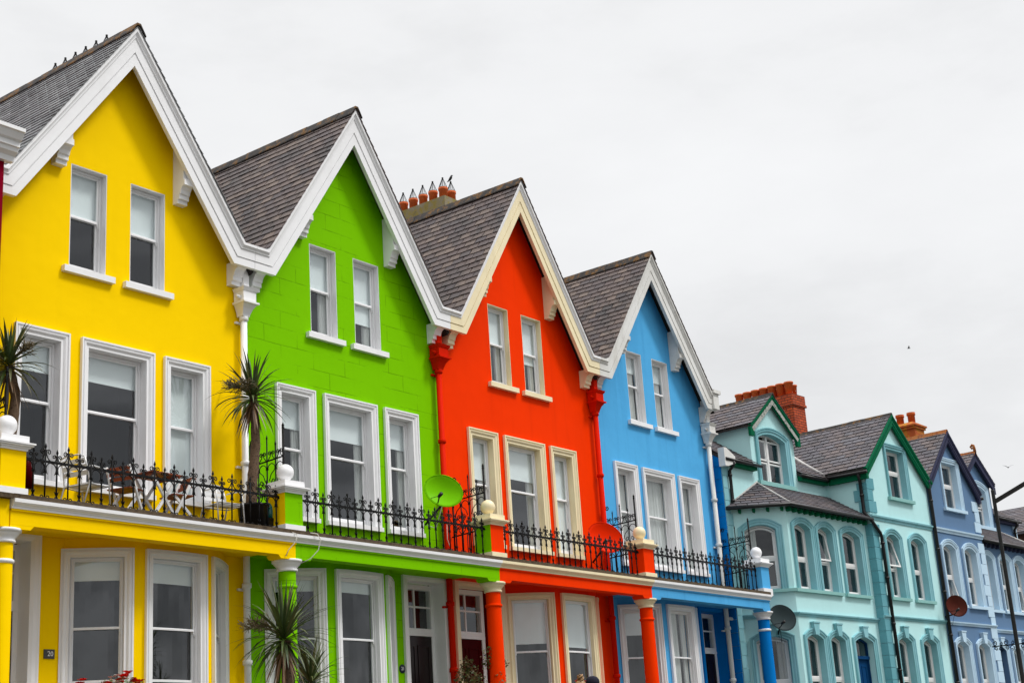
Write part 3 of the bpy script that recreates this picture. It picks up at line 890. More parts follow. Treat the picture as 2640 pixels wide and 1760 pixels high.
    for (p0, p1, q0, q1) in ((.12, .46, .06, .40), (.54, .88, .06, .40), (.12, .46, .47, .94), (.54, .88, .47, .94)):
        w_ = xb - xa
        D.sweep(opath(xa + w_ * p0, xa + w_ * p1, .95 + 2.1 * q0, .95 + 2.1 * q1), [(0, .302), (0, .285), (-.03, .285), (-.035, .302)], True)
    door = D.build('door', cfg.get('doorm', M['darkdoor']), H)
    m = MB(); m.ball((xb - .09, .27, 2.0), .035, 12, 8); m.build('handle', M['brass'], door)
    m = MB(); m.sweep(archpath(xa, xb, .9, 4.06, 0, 1), [(-.04, .28), (.06, .28), (.06, .40), (-.04, .40)])
    m.box(xa - .05, xb + .05, .268, .40, 3.10, 3.16); m.box(xa - .03, xb + .03, .276, .40, 3.162, 3.25)
    cx = xa + (xb - xa) * .5
    m.box(cx - .018, cx + .018, .30, .34, 3.25, 4.04); m.box(xa, xb, .303, .337, 3.66, 3.695)
    m.build('door_frame', M['joinery'], H)
    m = MB(); m.box(xa + .02, xb - .02, .318, .323, 3.25, 4.04); m.build('fanlight', M['glass'], H)
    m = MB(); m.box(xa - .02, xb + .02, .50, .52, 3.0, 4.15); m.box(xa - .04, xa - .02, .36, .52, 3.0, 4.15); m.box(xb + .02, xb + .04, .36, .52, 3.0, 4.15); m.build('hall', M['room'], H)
    # balcony
    yB = -1.08
    m = MB()
    m.box(L, Rr, -1.30, -1.06, 4.075, 4.30); m.box(L, Rr, -1.05, -.01, 4.23, 4.40)
    m.profx([(-1.325, 4.272), (-1.325, 4.305), (-1.28, 4.305), (-1.28, 4.272)], L, Rr)
    for sg, E in ((1, L), (-1, Rr)):
        m.prism([(E, 4.015), (E + sg * .34, 4.015), (E + sg * .40, 4.075), (E, 4.075)], -1.298, -1.0)
    bal = m.build('balcony', wall, H)
    m = MB()
    m.profx([(-1.2, 4.300), (-1.335, 4.300), (-1.338, 4.332), (-1.352, 4.336), (-1.362, 4.352), (-1.385, 4.368), (-1.388, 4.380), (-1.402, 4.384), (-1.405, 4.436), (-1.2, 4.440)], L, Rr)
    m.build('cornice', cfg.get('archm', M['white']), bal)
    m = MB(); m.box(L, Rr, -1.375, -.02, 4.442, ZG - .010, 30)
    m.box(L + .22, Rr - .22, -1.30, -1.06, ZG - .012, ZG, 30)
    m.build('stone_edge', M['stone'], bal)
    railing(H, L + .22, Rr - .22, yB - .05, ZG)
    return H

Ycfg = dict(dh=(-2.57, -1.56), slate=M['greyslate'], sg=.15, sw=.28, ub=(9.78, 9.78), fb=(6.95, 6.97, 5.12), gb=(3.60, 3.58, 3.6), doorfull=1, doorm=M['darkdoor'])
Gcfg = dict(shut=1, slate=M['slate'], ub=(9.78, 9.35), fb=(6.85, 6.80, 6.86), gb=(3.70, 3.70, 3.7), doorm=M['darkdoor'])
Rcfg = dict(shut=1, slate=M['slate'], ub=(9.80, 9.55), fb=(6.56, 6.72, 5.14), gb=(3.02, 2.95, 3.0), reveal=M['cream'], archm=M['cream'], doorm=M['darkred'], recess=M['maroon'], dh=(-2.57, -1.23), doorx=(-2.52, -1.48))
Bcfg = dict(slate=M['slate'], ub=(10.15, 10.1), fb=(None, None, None), gb=(3.38, None, None), net=1, doorm=M['darkdoor'], recess=M['deepblue'], doorsur=M['deepblue'])
XP = [5.02, 10.61, 16.22, 21.83, 27.42]
YH = gabled_house('yellow_house', 'bright yellow gabled terrace house with white bargeboards and folding chairs on its balcony', XP[0], 7.82, XP[1], 13.42, M['yellow'], M['white'], M['white'], -1, Ycfg)
GH = gabled_house('green_house', 'lime green gabled terrace house with white bargeboards and scored block joints', XP[1], 13.41, XP[2], 13.72, M['green'], M['white'], M['white'], 1, Gcfg, wr=16.12)
RH = gabled_house('red_house', 'orange red gabled terrace house with cream bargeboards and cream window surrounds', XP[2], 19.03, XP[3], 13.80, M['red'], M['cream'], M['white'], -1, Rcfg, wl=16.12, wr=21.94)
BH = gabled_house('blue_house', 'sky blue gabled terrace house with weathered white bargeboards and net curtains', XP[3], 24.63, XP[4], 13.38, M['blue'], M['weathered'], M['weathered'], 1, Bcfg, wl=21.94)
CX = {YH: 7.82, GH: 13.41, RH: 19.03, BH: 24.63}
yP = -1.08
def ped(h, x, *a): pedestal(h, x - CX[h], yP, *a)
ped(YH, XP[0] + .03, M['yellow'], M['yellow'], M['white'], M['yellow'], M['white'], M['white'])
ped(GH, XP[1], M['green'], M['yellow'], M['white'], M['green'], M['green'], M['white'])
ped(RH, XP[2] + .03, M['red'], M['green'], M['cream'], M['red'], M['red'], M['cream'])
ped(RH, XP[3] + .03, M['red'], M['red'], M['cream'], M['red'], M['red'], M['cream'])
ped(BH, XP[4] - .02, M['blue'], M['blue'], M['white'], M['deepblue'], M['white'], M['white'])
hopper(YH, XP[1] - .05 - CX[YH], M['white'])
hopper(RH, 16.05 - CX[RH], M['pipered'])
hopper(RH, 21.87 - CX[RH], M['pipered'])
hopper(BH, 27.20 - CX[BH], M['weathered'])
for h, x in ((YH, XP[0] + .10), (GH, XP[1] + .10), (RH, XP[2] + .12), (BH, XP[3] + .14), (BH, XP[4] - .02)): screen(h, x - CX[h], ZG)
# end return of the blue house eaves box
m = MB(); m.box(2.53, 2.80, -.45, -.02, 9.56, 9.98); m.box(2.50, 2.86, -.50, .0, 9.985, 10.08); m.build('eaves_box', M['weathered'], BH)

def party_chimney(H, x, y0, y1, z1, n):
    x -= CX[H]
    m = MB(); m.box(x, x + .74, y0, y1, 9.2, z1 - .0)
    c = m.build('chimney', M['concrete'], H)
    st = (y1 - y0 - .36) / (n - 1)
    spots = [(x + .17, y0 + .18 + i * st) for i in range(n)] + [(x + .54, y0 + .2)]
    for px, py in spots:
        m = MB(); chimney_pot(m, px, py, z1, .3); m.build('chimney_pot', M['terracotta'], c)
        m = MB(); wire_cage(m, px, py, z1 + .305); m.build('wire_cage', M['iron'], c)
    return c
party_chimney(RH, 21.8, 4.18, 6.0, 15.66, 5)
party_chimney(YH, 10.6, 4.2, 6.4, 15.68, 6)

# number plaques, bell and cables
def text(s_, size, loc, parent, mat, name='house_number', ext=.004):
    c = bpy.data.curves.new(name, 'FONT'); c.body = s_; c.size = size; c.extrude = ext; c.align_x = 'CENTER'; c.align_y = 'CENTER'
    tmp = bpy.data.objects.new('lettering', c)
    me = bpy.data.meshes.new_from_object(tmp); bpy.data.objects.remove(tmp)
    me.materials.clear(); me.materials.append(mat)
    o = bpy.data.objects.new(name, me); COL.objects.link(o)
    o.rotation_euler = (PI / 2, 0, 0); o.location = loc; o.parent = parent
    return o
m = MB(); m.box(-.095, .095, -.018, -.002, -.07, .07); pl = m.build('number_plaque', M['sign'], YH); pl.location = (6.635 - 7.82, -.001, 2.44)
text('20', .105, (.015, -.02, .0), pl, M['letter'])
m = MB(lambda x, y, z: (x, -z, y)); m.lathe([(.085, 0), (.085, .012), (.075, .018)], (0, 0, 0), 24); pl = m.build('number_plaque', M['navyplaque'], GH); pl.location = (14.645 - 13.41, -.002, 2.405)
text('21', .09, (.0, -.02, .0), pl, M['letter'])
m = MB(lambda x, y, z: (x, -z, y)); m.lathe([(.065, 0), (.06, .02), (.035, .03), (.02, .05)], (0, 0, 0), 20); b_ = m.build('doorbell', M['brass'], GH); b_.location = (2.66, -.058, 2.42)
m = MB(); m.tube([(-2.95, -1.34, 4.47), (-2.9, -1.45, 4.42), (-2.92, -1.44, 4.3), (-3.02, -1.36, 4.16), (-3.05, -1.32, 4.05)], .008, 5)
m.tube([(-2.55, -1.34, 4.5), (-2.42, -1.45, 4.47), (-2.36, -1.46, 4.38), (-2.38, -1.43, 4.2), (-2.5, -1.36, 4.05), (-2.62, -1.25, 3.98)], .008, 5)
m.build('cable', M['cable'], GH)
m = MB(); m.tube([(2.42, -1.3, 4.5), (2.45, -.9, 4.52), (2.5, -.4, 4.6), (2.46, -.28, 5.0), (2.45, -.3, 5.35)], .007, 5); m.build('cable', M['cable'], GH)
# sign in the yellow house's door glass
m = MB(); m.box(-.3, .26, -.012, 0, -.42, .12); sg_ = m.build('door_sign', M['bluesign'], YH); sg_.location = (-1.95, .275, 2.42)
m = MB()
for k in range(3):
    x = -.2 + k * .16
    m.sweep([(x, -.2), (x, -.03), (x + .07, .07), (x + .14, -.03), (x + .14, -.2)], [(0, -.0125), (0, -.016), (.008, -.016), (.008, -.0125)])
    for a, b in ((.03, -.1), (.08, -.1)): m.sweep(opath(x + a, x + a + .03, b - .05, b), [(0, -.0125), (0, -.015), (-.005, -.015), (-.005, -.0125)], True)
m.build('house_drawing', M['letter'], sg_)

# ------------------------------------------------------------------ the pair of bay-fronted houses that swing towards the street
PHI = R(3.4)
TO = Vector((27.42, -.3, 0)); TX = Vector((math.cos(PHI), -math.sin(PHI), 0))

def bay_house(name, label, origin, mm, c):
    """mm = 1 or -1 mirrors the plan; local x runs from the outer party wall towards the wing"""
    H = thing(name, label, 'house', origin, -PHI)
    def T(x, y, z): return (mm * x, y, z)
    wallm, trim, quoin, sillm, barge = c['wall'], c['trim'], c['quoin'], c['sill'], c['barge']
    yb, yw = -1.1, -1.30
    wx0, wx1 = c['wing']; wc = (wx0 + wx1) / 2; dx = c['dormer']
    E9 = 9.58
    # -- main wall with the wall dormer
    d0, d1 = dx - 1.17, dx + 1.17
    dwin = (dx - .76, dx + .70, 7.84, 9.12, .16)
    m = MB(T)
    m.wall([(.0, 0), (wx0, 0), (wx0, 8.34), (d1, 8.34), (d1, 9.40), (dx, 10.32), (d0, 9.40), (d0, 8.34), (.0, 8.34)], [opath(*dwin)], 0, .28)
    m.box(d0, d0 + .2, .281, 3.2, 8.2, 9.40); m.box(d1 - .2, d1, .281, 3.2, 8.2, 9.40)
    m.box(.02, E9 - .1, .9, 8.0, 0, 8.0)
    m.build('wall', wallm, H)
    kw = dict(style='pvc', jm=M['pvc'], rm=trim, am=trim, reveal=.17, horns=False)
    window(H, T, *dwin[:4], rise=dwin[4], zm=8.5, arch=.17, mullion=True, sill=(.24, .12, .10), sm=sillm, **kw)
    # -- dormer roof
    sl = .79; zr = 10.42; hw = 1.30
    m = MB(T)
    for sg in (-1, 1):
        ex = dx + sg * hw; ze = zr - sl * hw
        m.cur = 0; slates(m, (ex, -.20, ze), (0, 1, 0), (-sg, 0, sl), 3.7, hw * math.hypot(1, sl), .31, .19)
        m.cur = 1; m.prism([(dx, zr - .012), (ex, ze - .012), (ex, ze - .07), (dx, zr - .07)], -.17, 3.5)
    rf = m.build('dormer_roof', [c['slate'], M['roofbase']], H)
    m = MB(T); ridge_tiles(m, (dx, -.21, zr + .03), (dx, 3.5, zr + .03), .13, .45, .13)
    if c.get('finial'):
        m.tube([(dx, -.19, zr + .0), (dx, -.19, zr + .16), (dx, -.17, zr + .25), (dx, -.13, zr + .28), (dx, -.06, zr + .22), (dx, -.10, zr + .15), (dx, -.17, zr + .18)], [.06, .05, .05, .045, .04, .035, .03], 8)
    m.build('ridge_tiles', c['ridge'], rf)
    path = [(dx + hw + .02, zr - sl * (hw + .02)), (dx, zr), (dx - hw - .02, zr - sl * (hw + .02))]
    if mm < 0: pass
    m = MB(T); m.sweep(path, [(.0, -.09), (.0, -.185), (-.05, -.185), (-.07, -.165), (-.10, -.165), (-.11, -.15), (-.24, -.15), (-.24, -.09)])
    for sg in (-1, 1): m.box(dx + sg * (hw - .06) - .09, dx + sg * (hw - .06) + .09, -.165, -.08, zr - sl * hw - .34, zr - sl * hw - .08)
    m.build('bargeboard', barge, H)
    m = MB(T); m.sweep(path, [(-.12, -.158), (-.12, -.168), (-.235, -.168), (-.235, -.158)])
    m.build('barge_strip', M['flaky'] if c.get('flaky') else barge, H)
    # -- main roof
    m = MB(T); msl = .66; v = (0, 1, msl); zt_ = 8.36
    lo = (-.16, zt_ - .16 * msl)
    L_ = 3.1 * math.hypot(1, msl)
    m.cur = 0
    slates(m, (-.05, lo[0], lo[1]), (1, 0, 0), v, d0 + .05, L_, .31, .19)
    slates(m, (d1, lo[0], lo[1]), (1, 0, 0), v, wx0 + .4 - d1, L_, .31, .19)
    m.cur = 1
    m.profx([(lo[0] + .03, lo[1] - .01), (2.95, zt_ + 2.95 * msl - .01), (2.95, zt_ + 2.95 * msl - .1), (lo[0] + .03, lo[1] - .1)], -.05, d0)
    m.profx([(lo[0] + .03, lo[1] - .01), (2.95, zt_ + 2.95 * msl - .01), (2.95, zt_ + 2.95 * msl - .1), (lo[0] + .03, lo[1] - .1)], d1, wx0 + .3)
    m.profx([(2.95, zt_ + 2.95 * msl - .02), (6, 8.4), (2.95, 8.4)], .0, E9)
    m.build('roof', [c['slate'], M['roofbase']], H)
    # -- wing
    wins = c['wingwins']
    top = c['topwin']
    holes = [opath(*top[:4])] + [opath(a, b, 4.68, 6.40, .15) for a, b in wins] + [opath(a, b, 1.2, 3.42, .13) for a, b in c['wingground']]
    wa = c['wapex']; we = c['weave']; wsl = (wa - we) / ((wx1 - wx0) / 2)
    m = MB(T); m.wall([(wx0, 0), (wx1, 0), (wx1, we), (wc, wa - .25), (wx0, we)], holes, yw, yw + .28)
    m.box(wx0, wx0 + .25, yw + .281, 2.6, 0, we - .06)
    m.build('wing_wall', wallm, H)
    Tw = lambda x, y, z: T(x, y + yw, z)
    window(H, Tw, *top[:4], zm=top[4], arch=.15, arise=0, sill=(.24, .10, .10), sm=sillm, open_=c.get('topopen'), mullion=c.get('topmull', False), **kw)
    for i, (a, b) in enumerate(wins):
        cu = [(a + .22, a + .60)]
        window(H, Tw, a, b, 4.68, 6.40, rise=.15, zm=5.55, arch=.155, sill=(.20, .09, .09), sm=sillm, curtain=cu, open_=c['open'].get(i), **kw)
    for i, (a, b) in enumerate(c['wingground']):
        window(H, Tw, a, b, 1.2, 3.42, rise=.13, zm=2.38, arch=.155, key=True, sill=(.20, .09, .09), sm=sillm, curtain=[(a + .22, a + .60)], **kw)
    # wing roof
    yf = yw - .14; yk = 3.4; hw = (wx1 - wx0) / 2 + .16
    m = MB(T)
    for sg in (-1, 1):
        ex = wc + sg * hw; ze = wa - wsl * hw
        m.cur = 0; slates(m, (ex, yf, ze), (0, 1, 0), (-sg, 0, wsl), yk - yf, hw * math.hypot(1, wsl), .31, .19)
        m.cur = 1; m.prism([(wc, wa - .012), (ex, ze - .012), (ex, ze - .08), (wc, wa - .08)], yf + .02, yk)
    rf = m.build('wing_roof', [c['slate'], M['roofbase']], H)
    m = MB(T); ridge_tiles(m, (wc, yf - .02, wa + .03), (wc, yk, wa + .03), .13, .45, .13); m.build('ridge_tiles', c['ridge'] if c.get('lichenridge') else M['ridge'], rf)
    path = [(wc + hw + .02, wa - wsl * (hw + .02)), (wc, wa), (wc - hw - .02, wa - wsl * (hw + .02))]
    m = MB(T); m.sweep(path, [(.0, yf + .08), (.0, yf - .035), (-.05, yf - .035), (-.07, yf - .01), (-.10, yf - .01), (-.11, yf + .01), (-.26, yf + .01), (-.26, yf + .08)])
    m.sweep(path, [(-.14, yf + .005), (-.14, yf - .006), (-.20, yf - .006), (-.20, yf + .005)])
    m.sweep(path, [(-.06, yf + .08), (-.06, yw), (-.16, yw), (-.16, yf + .08)])
    m.build('bargeboard', barge, H)
    # lead valley between the wing roof and the main roof
    m = MB(T); m.tube([(wx0 - .15, -.10, 8.36), (wx0 + .55, .98, 9.02), (wx0 + 1.1, 1.8, 9.56)], [.05, .06, .06], 6); m.build('valley', M['lead'], H)
    # -- bay
    bx = c['bayx']
    cs = Vector((bx[1] - bx[0], yb, 0)); cl = cs.length; cs.normalize()
    Tc = lambda u, d, z: T(bx[0] + cs.x * u - cs.y * d, cs.y * u + cs.x * d, z)
    Tb = lambda x, y, z: T(x, y + yb, z)
    cw = (.26, cl - .30)
    m = MB(Tc); m.wall([(.0, 0), (cl, 0), (cl, 6.9), (.0, 6.9)], [opath(cw[0], cw[1], 4.68, 6.28, .15), opath(cw[0], cw[1], 1.2, 3.36, .12)], 0, .2)
    m.build('bay_side_wall', wallm, H)
    holes = [opath(a, b, 4.68, 6.34, .14) for a, b in c['baywins']] + [opath(a, b, 1.2, 3.38, .13) for a, b in c['baywins'][:2]]
    dr = c['baywins'][2]; holes += [opath(dr[0], dr[1], .9, 3.38, .13)]
    m = MB(Tb); m.wall([(bx[1] + .003, 0), (wx0, 0), (wx0, 6.9), (bx[1] + .003, 6.9)], holes, 0, .25)
    m.build('bay_wall', wallm, H)
    for z0, z1, zmm, rs, k_ in ((4.68, 6.28, 5.52, .15, False), (1.2, 3.36, 2.3, .12, True)):
        window(H, Tc, cw[0], cw[1], z0, z1, rise=rs, zm=zmm, arch=.15, key=k_, curtain=[(cw[0] + .06, cw[0] + .34)] if not k_ else [(cw[1] - .3, cw[1] - .1)], room=.25, **kw)
    for i, (a, b) in enumerate(c['baywins']):
        window(H, Tb, a, b, 4.68, 6.34, rise=.14, zm=5.52, arch=.15, curtain=[(a + .2, a + .56)] if i < 2 else (), open_=c['bayopen'].get(i), room=.5, **kw)
        if i < 2: window(H, Tb, a, b, 1.2, 3.38, rise=.13, zm=2.36, arch=.15, key=True, curtain=[(a + .2, a + .56)], room=.5, **kw)
    # bay sills run round the corner
    m = MB(Tb); m.box(bx[1] - .0, c['baywins'][1][1] + .16, -.09, .1, 4.59, 4.676); m.build('sill', sillm, H)
    m = MB(Tb); m.box(dr[0] - .2, min(dr[1] + .2, wx0 - .01), -.09, .1, 4.59, 4.676); m.build('sill', sillm, H)
    m = MB(Tc); m.box(.06, cl + .05, -.09, .1, 4.59, 4.674); m.build('sill', sillm, H)
    # bay door
    m = MB(Tb); m.sweep(archpath(dr[0], dr[1], .9, 3.38, .13, 1), [(o * 1.07, d) for o, d in ARCH])
    cc_ = (dr[0] + dr[1]) / 2
    m.prism([(cc_ - .09, 3.49), (cc_ + .09, 3.49), (cc_ + .14, 3.76), (cc_ - .14, 3.76)], -.11, 0); m.box(cc_ - .16, cc_ + .16, -.125, 0, 3.762, 3.80)
    m.build('door_surround', trim, H)
    m = MB(Tb); m.box(dr[0] + .05, dr[1] - .05, .22, .27, .9, 2.92)
    for p in (.16, .58): m.sweep(opath(dr[0] + .05 + (dr[1] - dr[0] - .1) * p, dr[0] + .05 + (dr[1] - dr[0] - .1) * (p + .28), 1.5, 2.75), [(0, .222), (0, .205), (-.03, .205), (-.03, .222)], True)
    dd = m.build('door', M['bluedoor'], H)
    m = MB(Tb); m.ball((dr[1] - .14, .19, 1.95), .03, 10, 6); m.build('handle', M['brass'], dd)
    m = MB(Tb); m.sweep(opath(dr[0], dr[1], .9, 3.38, .13), [(-.01, .18), (-.06, .18), (-.06, .26), (-.01, .26)], True); m.box(dr[0] + .02, dr[1] - .02, .15, .26, 2.925, 3.01); m.build('door_frame', M['bluedoor'], H)
    m = MB(Tb); m.prism(opath(dr[0] + .05, dr[1] - .05, 3.0, 3.36, .1), .21, .215); m.build('fanlight', M['glass'], H)
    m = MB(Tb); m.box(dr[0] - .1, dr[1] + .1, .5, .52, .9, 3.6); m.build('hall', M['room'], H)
    # string courses
    def string(nm, Tq, x0, x1, z, h=.10):
        m = MB(Tq); m.profx([(.0, z - h), (-.03, z - h), (-.035, z - h * .6), (-.075, z - h * .35), (-.08, z), (.0, z + .012)], x0, x1); m.build('string_course', nm, H)
    string(trim, Tb, bx[1], wx0 - .005, 4.05); string(trim, Tc, 0, cl + .02, 4.05)
    string(trim, Tw, wx0 - .03, wx1, 4.13); string(trim, Tw, wx0 - .03, wx1, 7.02, .13)
    # bay roof with hip
    zt2, ze2 = 7.74, 6.90; yo = .22
    sb = (zt2 - ze2) / (-yb + yo)
    hipx = c['hipx']
    A = Vector((bx[1] - .12, yb - yo, ze2)); Bt = Vector((hipx, 0, zt2))
    C_ = Vector((bx[0] - .28, 0, ze2))
    m = MB(T)
    m.cur = 0
    nh = (Bt - A).cross(Vector((0, 0, 1)))
    if nh.dot(Vector((10, -1, 0))) > 0: nh = -nh
    slates(m, (A.x - 1, A.y, ze2), (1, 0, 0), (0, 1, sb), wx0 - A.x + 1, math.hypot(-yb + yo, zt2 - ze2), .30, .16, clip=[(A, nh)])
    ue = (A - C_); ul_ = ue.length; ue.normalize()
    nrm = ue.cross(Bt - C_).normalized()
    if nrm.z < 0: nrm = -nrm
    vv = nrm.cross(ue)
    if vv.z < 0: vv = -vv
    hgt = (Bt - C_).dot(vv)
    slates(m, C_ - ue * .6, ue, vv, ul_ + 1.8, hgt + .03, .30, .16, clip=[(A, -nh), ((0, .0, 0), (0, 1, 0))])
    m.cur = 1
    m.add([tuple(q) for q in (A, (wx0, yb - yo, ze2), (wx0, 0, zt2), Bt, C_, (wx0, 0, ze2 - .03), (wx0, yb - yo, ze2 - .03), A - Vector((0, 0, .03)), C_ - Vector((0, 0, .03)))],
          [(0, 1, 2, 3), (0, 3, 4), (1, 6, 5, 2), (0, 7, 6, 1), (0, 4, 8, 7), (7, 8, 5, 6), (4, 3, 2, 5, 8)])
    br_ = m.build('bay_roof', [c['slate'], M['roofbase']], H)
    m = MB(T); m.tube([tuple(A + Vector((0, 0, .03))), tuple(Bt + Vector((0, 0, .03)))], .035, 6); m.tube([tuple(C_ + Vector((0.05, 0, .02))), tuple(Bt + Vector((0, -.02, .04)))], .03, 6)
    m.build('hip', M['lead'], br_)
    m = MB(T); m.tube([tuple(C_ + Vector((-.02, -.02, -.03))), tuple(A + Vector((-.04, -.04, -.03))), (wx0 - .02, A.y - .05, ze2 - .035)], .05, 8)
    m.tube([(-.06, -.21, zt_ - .17), (d0 + .12, -.21, zt_ - .18)], .05, 8); m.tube([(d1 - .1, -.21, zt_ - .18), (wx0 - .2, -.21, zt_ - .17)], .05, 8)
    m.tube([(wx0 - .2, -.2, 8.26), (wx0 - .2, yw - .18, 8.24)], .05, 8)
    m.build('gutter', M['black'], H)
    for bb_ in ((.02, d0 - .02, -.15, -.004, 8.06, 8.22), (d1 + .02, wx0 - .14, -.15, -.004, 8.06, 8.22), (wx0 - .13, wx0 - .004, yw - .13, -.16, 8.06, 8.42)):
        m = MB(T); m.box(*bb_); m.build('fascia', barge, H)
    k = 15
    for i in range(k):
        x = bx[1] + .06 + (wx0 - bx[1] - .2) * i / (k - 1); m = MB(Tb); m.prism([(x - .05, 6.84), (x + .05, 6.84), (x + .05, 6.74), (x, 6.72), (x - .05, 6.76)], -.13, -.002); m.build('corbel', barge, H)
    for i in range(4):
        x = .2 + i * (cl - .3) / 3; m = MB(Tc); m.prism([(x - .04, 6.84), (x + .04, 6.84), (x + .03, 6.73), (x - .03, 6.76)], -.12, -.002); m.build('corbel', barge, H)
    # downpipes
    m = MB(T); m.tube([(.32, -.21, 8.18), (.32, -.21, 8.06), (.30, -.075, 7.92), (.30, -.075, 6.98), (.26, -.1, 6.9)], .045, 10); 
    for zz in (7.8, 7.1): m.lathe([(.06, -.03), (.06, .03)], (.30, -.075, zz), 10)
    m.build('downpipe', M['black'], H)
    m = MB(T); px = wx0 + .36
    if mm < 0:
        px = wx1 + .03
    if mm > 0:
        m.tube([(wx0 - .2, yw + .1, 8.22), (wx0 - .08, yw + .14, 8.05), (wx0 - .07, yw + .14, 7.1), (wx0 - .07, yw - .06, 6.84), (wx0 + .0, yw - .09, 6.72), (px - .06, yw - .09, 6.5), (px, yw - .09, 6.38), (px, yw - .09, 0)], .05, 10)
        for zz in (7.6, 6.2, 5.2, 3.9, 2.6): m.lathe([(.065, -.03), (.065, .03)], (px if zz < 6.4 else wx0 - .07, (yw - .09) if zz < 6.4 else yw + .14, zz), 10)
        m.build('downpipe', M['black'], H)
        m = MB(T); m.tube([(9.55, yw - .02, 8.5), (9.50, yw - .1, 8.35), (9.53, yw - .09, 8.2), (9.53, yw - .09, 0)], .055, 10)
        for zz in (7.8, 6.3, 5.0, 3.7, 2.3): m.lathe([(.07, -.03), (.07, .03)], (9.53, yw - .09, zz), 10)
        m.build('downpipe', M['black'], H)
    # quoins on the wing corner and on the outer corner
    i = 0; z = .3
    while z < 8.0:
        wq = (.42, .30)[i % 2]
        if not (3.98 < z + .16 < 4.16 or 6.86 < z + .16 < 7.04):
            m = MB(T); m.box(wx0 - .028, wx0 + wq, yw - .03, yw - .001, z + .006, z + .335)
            if z > 6.9: m.box(wx0 - .028, wx0 - .001, yw - .001, yw + (.30, .42)[i % 2], z + .006, min(z + .335, 7.98))
            else: m.box(wx0 - .028, wx0 - .001, yw - .001, yb - .002, z + .006, z + .335)
            m.build('quoin', quoin, H)
        z += .34; i += 1
    z = .3; i = 0
    while z < 7.9:
        m = MB(T); m.box(.0, (.30, .22)[i % 2], -.028, -.001, z + .006, z + .335); z += .34; i += 1
        m.build('quoin', c['quoin2'], H)
    return H, T, Tb, Tw

TC = dict(wall=M['teal'], trim=M['tealtrim'], quoin=M['tealquoin'], quoin2=M['tealtrim'], sill=M['tealsill'], barge=M['darkgreen'], slate=M['teslate'], ridge=M['ridge'], flaky=1,
          wing=(5.60, 9.50), dormer=2.80, wapex=10.26, weave=8.52, topwin=(7.09, 8.20, 7.68, 9.18, 8.50),
          wingwins=[(6.36, 7.16), (7.88, 8.74)], wingground=[(6.25, 7.09), (7.79, 8.66)], open={0: ('upper', .24)}, bayopen={1: ('upper', .14)},
          bayx=(.30, 1.22), baywins=[(1.52, 2.40), (2.76, 3.58), (4.10, 5.14)], hipx=1.72)
BC = dict(wall=M['slateblue'], trim=M['palebluetrim'], quoin=M['palebluetrim'], quoin2=M['palebluetrim'], sill=M['palebluetrim'], barge=M['navy'], slate=M['teslate'], ridge=M['rustridge'], finial=1, lichenridge=1,
          wing=(6.10, 9.56), dormer=2.96, wapex=10.26, weave=8.56, topwin=(7.30, 8.38, 7.72, 9.22, 8.50), topopen=('lower', .0),
          wingwins=[(6.74, 7.62), (8.22, 9.12)], wingground=[(6.78, 7.62), (8.30, 9.14)], open={1: ('lower', .2)}, bayopen={0: ('lower', .12)},
          bayx=(.30, 1.22), baywins=[(2.55, 3.38), (3.76, 4.56), (5.08, 5.86)], hipx=1.72)
TH, tT, tTb, tTw = bay_house('teal_house', 'pale teal bay fronted house with dark green bargeboards and hipped bay roof', TO, 1, TC)
GB, gT, gTb, gTw = bay_house('slate_blue_house', 'slate blue gabled house with pale blue quoins and navy bargeboards beyond the teal house', TO + TX * 19.16, -1, BC)
# blue painted return where the teal house steps forward
m = MB(); z = .2
while z < 8.1:
    m.box(-.03, -.001, .0, .30, z + .005, z + .335); z += .34
m.build('painted_return', M['deepblue'], TH)
m = MB(); m.prism([(-.10, 8.0), (.05, 8.0), (.42, 8.12), (.42, 8.3), (.02, 8.5), (-.10, 8.5)], -.22, -.02); m.build('eaves_end', M['weathered'], TH)

# chimneys of the pair
m = MB(); x, y0, y1 = 9.60, 3.04, 5.4
m.box(x, x + .78, y0, y1, 8.5, 12.24); m.box(x - .05, x + .83, y0 - .05, y1 + .05, 11.86, 11.94); m.box(x - .025, x + .805, y0 - .025, y1 + .025, 11.94, 12.26)
ch = m.build('chimney', M['brick'], TH)
for i in range(7):
    m = MB(); m.lathe([(.12, 0), (.145, .40), (.165, .41), (.165, .47), (.13, .47), (.12, .3)], (x + .22, y0 + .2 + i * .33, 12.26), 18); m.build('chimney_pot', M['terracotta'], ch)
for i in range(5):
    m = MB(); m.lathe([(.11, 0), (.135, .36), (.15, .37), (.15, .42), (.12, .42), (.11, .3)], (x + .57, y0 + .25 + i * .36, 12.26), 18); m.build('chimney_pot', M['terracotta'], ch)
m = MB(lambda x_, y_, z_: (x_ - 19.16, y_, z_)); x, y0, y1 = 12.95, .40, 1.7
m.box(x, x + .7, y0, y1, 8.5, 10.98); m.box(x - .05, x + .75, y0 - .05, y1 + .05, 10.98, 11.06); m.box(x - .09, x + .79, y0 - .09, y1 + .09, 11.062, 11.12)
m.add([(x - .07, y0 - .07, 11.121), (x + .77, y0 - .07, 11.121), (x + .77, y1 + .07, 11.121), (x - .07, y1 + .07, 11.121), (x + .1, y0 + .1, 11.24), (x + .6, y0 + .1, 11.24), (x + .6, y1 - .1, 11.24), (x + .1, y1 - .1, 11.24)],
      [(3, 2, 1, 0), (4, 5, 6, 7), (0, 1, 5, 4), (1, 2, 6, 5), (2, 3, 7, 6), (3, 0, 4, 7)])
ch = m.build('chimney', M['lichbrick'], GB)
